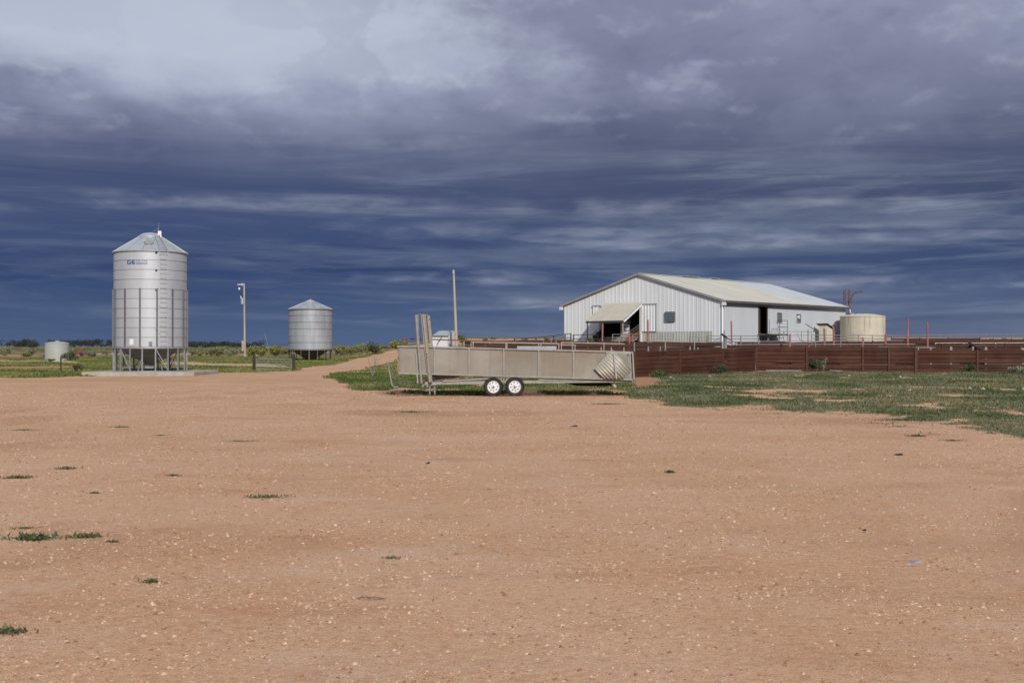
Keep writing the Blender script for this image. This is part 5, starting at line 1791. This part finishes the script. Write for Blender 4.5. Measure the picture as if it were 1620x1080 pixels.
shrub('saltbush', PX(729, 148), 152, 1.3, 1.7, 500, .12, GRN1, OLIVE2, 34, 'green bush showing behind the leaning timber pole')

# scrub band: shared shapes, individual shrubs
protos = []
for i, (w, h, c1, c2) in enumerate(((3.4, 1.6, SALT1, SALT2), (2.8, 1.7, OLIVE1, OLIVE2), (4.2, 1.5, SALT1, OLIVE2), (3.0, 2.1, OLIVE1, SALT2))):
    o, so = shrub_mesh('foliage', w, h, 700, .16, c1, c2, 50 + i)
    protos.append((o.data, so.data))
    bpy.data.objects.remove(o)
    bpy.data.objects.remove(so)
r_ = np.random.default_rng(77)
bands = [(-40, 175, 165, 235, 10, .7), (300, 460, 175, 250, 16, .8), (528, 640, 160, 230, 14, .75), (170, 300, 205, 260, 6, .8), (745, 870, 190, 230, 4, .5), (1500, 1640, 160, 210, 5, .38)]
WHERE = ['in the scrub far left behind the green tank', 'in the scrub behind the power pole', 'on the grassy rise between short silo and ramp',
         'in the scrub seen past the tall silo', 'on the skyline behind the loading ramp', 'on the skyline over the right hand pens']
KINDN = ['grey-green', 'olive', 'broad dusty', 'upright pale']
ORD = ['first', 'second', 'third', 'fourth', 'fifth', 'sixth', 'seventh', 'eighth', 'ninth', 'tenth', 'eleventh', 'twelfth', 'thirteenth', 'fourteenth', 'fifteenth',
       'sixteenth', 'seventeenth', 'eighteenth', 'nineteenth', 'twentieth']
for bi, (p0, p1, y0, y1, n, sc) in enumerate(bands):
    for j in range(n):
        Y = y0 + (y1 - y0) * r_.random()
        px = p0 + (p1 - p0) * (j + .1 + .8 * r_.random()) / n
        x = PX(px, Y)
        k = r_.integers(0, 4)
        if bi in (1, 2):
            k = (1, 3, 1, 2)[r_.integers(0, 4)]
        s = (.75 + .6 * r_.random()) * sc
        e = empty('saltbush', (x, Y, gz(x, Y) - .05), ORD[j] + ' from left of the shrubs ' + WHERE[bi], 'shrub', 'shrubs ' + WHERE[bi])
        e.rotation_euler.z = r_.random() * 6.28
        e.scale = (s, s, s * (.8 + .4 * r_.random()))
        for nm, me in zip(('foliage', 'stem'), protos[k]):
            o = bpy.data.objects.new(nm, me)
            col.objects.link(o)
            o.parent = e

# far woodland along the left skyline: one dark mass
cen, rad = [], []
r_ = np.random.default_rng(5)
trunks = MB()
for i in range(210):
    px = -150 + 560 * r_.random()
    if px < 15 or (60 < px < 75):
        if r_.random() < .7:
            continue
    Y = 560 + 160 * r_.random()
    x = PX(px, Y)
    h = 2.8 + 2.3 * r_.random()
    if px > 260:
        h *= .8
    for q in range(4):
        cen.append((x + r_.normal() * 1.3, Y + r_.normal(), h * (.55 + .42 * r_.random())))
        s = .8 + 1.1 * r_.random()
        rad.append((s * 1.3, s, s * .8))
V, T, c = leaf_cloud(26000, cen, rad, .34, (0.022, 0.028, 0.024), (0.05, 0.058, 0.045), 9)
o = np_mesh('woodland', V, T, LEAF, c)
tag(o, 'dark line of far trees along the left horizon', 'woodland', kind='stuff')
# distant plain scrub: soft dark rim under the trees
cen, rad = [], []
for i in range(500):
    Y = 300 + 350 * r_.random()
    px = -300 + 900 * r_.random()
    x = PX(px, Y)
    cen.append((x, Y, gz(x, Y) + .35))
    rad.append((2.6 + 2 * r_.random(), 2, .5 + .4 * r_.random()))
V, T, c = leaf_cloud(26000, cen, rad, .26, (0.09, 0.095, 0.05), (0.19, 0.185, 0.10), 10)
tag(np_mesh('scrub', V, T, LEAF, c), 'low scrub covering the plain before the far trees', 'scrub', kind='stuff')


# ------------------------------------------------------------------ grass blades
def blades(name, X, Y, hgt, wid, palette, nb, seed, label, spread=.09):
    r = np.random.default_rng(seed)
    n = len(X)
    Xb = np.repeat(X, nb) + r.normal(size=n * nb) * spread
    Yb = np.repeat(Y, nb) + r.normal(size=n * nb) * spread
    Zb = ground_z(Xb, Yb) - .01
    h = np.repeat(hgt, nb) * (.5 + .8 * r.random(n * nb))
    a = r.random(n * nb) * 2 * np.pi
    w = wid * (.6 + .8 * r.random(n * nb))
    lx, ly = np.cos(a), np.sin(a)
    ln = r.normal(size=n * nb) * .55
    t = r.random(n * nb) * 2 * np.pi
    ox, oy = np.cos(t) * np.abs(ln) * h, np.sin(t) * np.abs(ln) * h
    V = np.stack([np.stack([Xb - lx * w, Yb - ly * w, Zb], 1), np.stack([Xb + lx * w, Yb + ly * w, Zb], 1),
                  np.stack([Xb + lx * w * .7 + ox, Yb + ly * w * .7 + oy, Zb + h], 1), np.stack([Xb - lx * w * .5 + ox, Yb - ly * w * .5 + oy, Zb + h * .9], 1)], 1).reshape(-1, 3)
    T = np.arange(4 * n * nb).reshape(-1, 4)
    pal = np.array(palette)
    # patchy colour: neighbours share a hue
    pn = fbm(X * .5 + 5, Y * .35 + 8, 3)
    idx = np.clip(((pn - .3) / .4 + r.normal(size=n) * .22) * len(pal), 0, len(pal) - 1).astype(int)
    c = pal[np.repeat(idx, nb)] * (.75 + .5 * r.random((n * nb, 1)))
    o = np_mesh(name, V, T, GRASS, np.repeat(c, 4, 0))
    return tag(o, label, 'grass', kind='stuff')


def scatter(n, x0, x1, y0, y1, seed, power=1.0, lo=.35):
    r = np.random.default_rng(seed)
    u = x0 + (x1 - x0) * r.random(n)
    Y = y0 + (y1 - y0) * r.random(n) ** power
    X = (u - 810) / F * Y
    g, rd, tr = cover(X, Y)
    keep = (g > lo - .1 + .75 * r.random(n) ** 1.6)
    return X[keep], Y[keep]


pal_r = [(0.065, 0.088, 0.030), (0.085, 0.105, 0.040), (0.115, 0.13, 0.06), (0.145, 0.155, 0.10), (0.165, 0.168, 0.12), (0.135, 0.14, 0.06), (0.21, 0.185, 0.10)]
X, Y = scatter(70000, 980, 1760, 21, 76, 1, .75)
r1 = np.random.default_rng(2)
# keep grass out from under the ramp's wheels
blades('grass', X, Y, (.045 + .085 * r1.random(len(X)) ** 2) * np.clip(Y / 55, .45, 1), .014, pal_r, 4, 3, 'weedy grass between the gravel and the yard fence')
X, Y = scatter(36000, 505, 1003, 41.5, 90, 4, .9)
pal_l = [(0.065, 0.09, 0.024), (0.09, 0.12, 0.033), (0.105, 0.135, 0.042), (0.135, 0.15, 0.055), (0.18, 0.165, 0.07)]
blades('grass', X, Y, .05 + .06 * r1.random(len(X)), .02, pal_l, 5, 5, 'short grass around and behind the loading ramp', .10)
X, Y = scatter(90000, -60, 660, 62, 170, 6, 1.2)
pal_m = [(0.085, 0.11, 0.028), (0.115, 0.14, 0.036), (0.145, 0.162, 0.046), (0.18, 0.185, 0.06), (0.23, 0.21, 0.085)]
blades('grass', X, Y, .06 + .08 * r1.random(len(X)), .05, pal_m, 4, 7, 'green meadow grass behind the silos', .25)

# ------------------------------------------------------------------ weed patches in the gravel
weeds = [(28, 757, .55, .10, 'left edge weed streak on the gravel, level with the second row'), (105, 743, .42, .09, 'small dark weed clump on the gravel near the left edge'),
         (420, 788, .62, .08, 'flat green weed mat on gravel left of centre'), (52, 853, .55, .16, 'largest leafy weed clump in the left foreground'),
         (132, 850, .45, .10, 'weed clump right of the largest left foreground weed'), (276, 755, .26, .06, 'small weed sprig on gravel below the tall silo'),
         (240, 923, .20, .06, 'tiny weed sprig in the lower left foreground'), (12, 1003, .35, .10, 'weed clump cut by the lower left edge'),
         (190, 676, .7, .06, 'thin weed streak on gravel under the tall silo'), (40, 681, .9, .05, 'thin weed streak at the far left of the gravel'),
         (150, 781, .2, .05, 'tiny weed tuft below the small dark clump'), (650, 653, 1.5, .09, 'long low weed patch in front of the ramp drawbar'),
         (960, 640, 1.3, .08, 'weed patch in front of the corrugated sheet'), (1060, 749, .14, .10, 'single green sprout on the gravel right of centre'),
         (1450, 689, .5, .10, 'small weed tuft on gravel at the right below the grass'), (1505, 696, .5, .07, 'low weed tuft at right near the grass edge'),
         (178, 858, .12, .05, 'lone tiny green leaf tuft beside the left foreground weeds'), (1245, 648, 2.4, .09, 'long weed streak along the gravel edge at right'),
         (1430, 664, 1.6, .14, 'taller weed streak below the right hand grass'), (255, 689, .4, .04, 'faint weed tuft right of the streak under the silo'),
         (380, 698, .9, .04, 'faint flat weed streak below the farm gate'), (40, 835, .35, .04, 'tiny scattered weeds above the left foreground clump'),
         (620, 884, .22, .04, 'small dull tuft in the foreground left of centre')]
for i, (px, py, w, h, lb) in enumerate(weeds):
    Y = F * CAM_H / (py - HY)
    x = PX(px, Y)
    r = np.random.default_rng(300 + i)
    w = w * .62
    h = h * .75
    n = int(110 + 800 * w)
    ang = r.random(n) * 2 * np.pi
    q = np.abs(r.normal(size=n)) * .38
    bx = q * np.cos(ang) * w
    by = q * np.sin(ang) * w * (.55 if w < 1 else .4)
    # a few separate sub-clumps
    az_ = r.random(n) * 2 * np.pi
    ln = (h * .7 + .015) * (.25 + .6 * r.random(n) ** 1.5)
    up = .25 + .75 * r.random(n)
    L = np.stack([np.cos(az_) * (1 - up * .6), np.sin(az_) * (1 - up * .6), up], 1) * ln[:, None]
    sd = np.stack([-np.sin(az_), np.cos(az_), np.zeros(n)], 1) * (ln * .22)[:, None]
    z0 = ground_z(x + bx, Y + by)
    B = np.stack([bx, by, z0 - gz(x, Y) - .003], 1)
    V = np.stack([B, B + L * .55 + sd, B + L, B + L * .55 - sd], 1).reshape(-1, 3)
    T = np.arange(4 * n).reshape(n, 4)
    t = r.random((n, 1))
    c = np.array((0.06, 0.085, 0.036)) * (1 - t) + np.array((0.15, 0.17, 0.10)) * t
    if w < .5 and i not in (13, 3):
        c = c * np.array((1.1, .95, .9))
    o = np_mesh('weed_patch', V, T, LEAF, np.repeat(c, 4, 0))
    o.location = (x, Y, gz(x, Y))
    tag(o, lb, 'weed', 'weeds in the gravel', 'stuff' if (w > .2 or i in (0, 7, 3, 4)) else None)


# ------------------------------------------------------------------ gravel: loose stones as real geometry
def pebbles(n, y0, y1, seed, label):
    r = np.random.default_rng(seed)
    u = -120 + 1860 * r.random(n)
    p = 0.55                                   # plan density falls as 1 / Y^(2 - p) from the camera outwards
    Y = (y0 ** p + (y1 ** p - y0 ** p) * r.random(n)) ** (1 / p)
    X = (u - 810) / F * Y
    den = fbm(X * 1.1 + 3, Y * 1.1 + 9, 3)
    g, rd, tr = cover(X, Y)
    keep = (r.random(n) < np.clip((den - .20) * 2.6, .25, 1)) & (g < .5)
    X, Y = X[keep], Y[keep]
    n = len(X)
    q_ = r.random(n)
    s = (.0019 + .00015 * Y) + (.0045 + .00016 * Y) * q_ ** 4 + (.011 + .0002 * Y) * q_ ** 28
    base = np.array([(1, 0, 0), (.31, .95, 0), (-.81, .59, 0), (-.81, -.59, 0), (.31, -.95, 0), (.35, .1, .75), (-.3, -.05, .8)])
    nb = len(base)
    V = base[None] * (1 + .5 * (r.random((n, nb, 1)) - .5)) + .12 * r.normal(size=(n, nb, 3)) * np.array([1, 1, .4])
    a = r.random(n) * 2 * np.pi
    ca, sa = np.cos(a)[:, None], np.sin(a)[:, None]
    el_ = (.65 + .5 * r.random(n))[:, None]
    vx = V[:, :, 0] * s[:, None]
    vy = V[:, :, 1] * s[:, None] * el_
    vz = V[:, :, 2] * s[:, None] * (.55 + .5 * r.random(n))[:, None]
    Z = ground_z(X, Y)
    P = np.stack([vx * ca - vy * sa + X[:, None], vx * sa + vy * ca + Y[:, None], vz + (Z - s * .12)[:, None]], 2).reshape(-1, 3)
    tri = np.array([(0, 1, 5), (1, 6, 5), (1, 2, 6), (2, 3, 6), (3, 4, 6), (4, 5, 6), (4, 0, 5)])
    T = (tri[None] + (np.arange(n) * nb)[:, None, None]).reshape(-1, 3)
    t = r.random((n, 1))
    t2 = r.random((n, 1))
    c = np.array((0.48, 0.27, 0.15)) * (1 - t) + np.array((0.68, 0.50, 0.365)) * t
    c = np.where(t2 < .25, np.array((0.30, 0.15, 0.085)), c)
    c = np.where(t2 > .99, np.array((0.66, 0.54, 0.43)), c)
    o = np_mesh('gravel', P, T, PEBBLE, np.repeat(c, nb, 0))
    return tag(o, label, 'gravel', kind='stuff')


pebbles(330000, 5.2, 48, 41, 'loose pale pebbles scattered over the whole gravel yard')

# pale rocks in the grass right of the ramp
r = np.random.default_rng(90)
n = 80
uu = 985 + 660 * r.random(n)
YY = 44 + 26 * r.random(n)
XX = (uu - 810) / F * YY
P_, T_ = [], []
base = np.array([(1, 0, 0), (.5, .87, 0), (-.5, .87, 0), (-1, 0, 0), (-.5, -.87, 0), (.5, -.87, 0), (.45, .1, .75), (-.3, .42, .8), (-.25, -.4, .7)])
tri = np.array([(0, 1, 6), (1, 7, 6), (1, 2, 7), (2, 3, 7), (3, 8, 7), (3, 4, 8), (4, 5, 8), (5, 6, 8), (5, 0, 6), (6, 7, 8)])
for i in range(n):
    s = .025 + .08 * r.random() ** 3
    v = base * (1 + .4 * (r.random((9, 1)) - .5)) * s + np.array((XX[i], YY[i], gz(XX[i], YY[i]) + .02))
    P_.append(v)
    T_.append(tri + 9 * i)
o = np_mesh('loose_rocks', np.concatenate(P_), np.concatenate(T_), PEBBLE, np.tile(np.array((0.44, 0.39, 0.32)), (9 * n, 1)))
tag(o, 'small pale rocks scattered through the weedy grass', 'rocks', kind='stuff')


# single things lying on the gravel
def flat_stone(px, py, w, h, m, name, label, cat, seed):
    Y = F * CAM_H / (py - HY)
    x = PX(px, Y)
    r = random.Random(seed)
    n = 14
    vs = []
    for k, (sc, z) in enumerate(((1.0, 0), (1.02, h * .45), (.86, h * .9), (.4, h))):
        for i in range(n):
            a = 2 * math.pi * i / n
            q = w * .5 * (1 + .22 * math.sin(2 * a + seed) + .1 * math.sin(5 * a + seed * 2)) * sc
            vs.append((x + q * math.cos(a), Y + q * .75 * math.sin(a), gz(x, Y) - .01 + z + .01 * math.cos(a)))
    fs = []
    for k in range(3):
        for i in range(n):
            fs.append((k * n + i, k * n + (i + 1) % n, (k + 1) * n + (i + 1) % n, (k + 1) * n + i))
    fs.append(tuple(range(3 * n, 4 * n)))
    o = MB().add(vs, fs).build(name, m, None, True)
    return tag(o, label, cat)


flat_stone(1445, 890, .10, .022, STONE, 'flat_stone', 'flat blue-grey stone lying on the right foreground gravel', 'stone', 2)
flat_stone(1366, 839, .05, .02, BLACK, 'black_scrap', 'small black scrap on the gravel behind the blue-grey stone', 'scrap', 4)
flat_stone(1421, 718, .16, .03, BLACK, 'black_scrap', 'dark flat scrap on the gravel near the right hand weeds', 'scrap', 5)
flat_stone(676, 735, .07, .03, BLACK, 'black_scrap', 'tiny black scrap on the gravel below the ramp wheels', 'scrap', 6)
flat_stone(907, 675, .15, .03, BLACK, 'black_scrap', 'dark scrap on the gravel below the middle of the ramp', 'scrap', 7)
Ys_ = F * CAM_H / (950 - HY)
x = PX(565, Ys_)
st = MB().poly([(x, Ys_, gz(x, Ys_) + .012), (x + .06, Ys_ + .01, gz(x, Ys_) + .02), (x + .14, Ys_ + .02, gz(x, Ys_) + .012), (x + .19, Ys_ - .01, gz(x, Ys_) + .012)], 6, .004)
st.poly([(x + .06, Ys_ + .01, gz(x, Ys_) + .02), (x + .10, Ys_ - .03, gz(x, Ys_) + .015)], 5, .003)
tag(st.build('dry_stick', BARK), 'thin dry stick lying on the foreground gravel', 'stick')
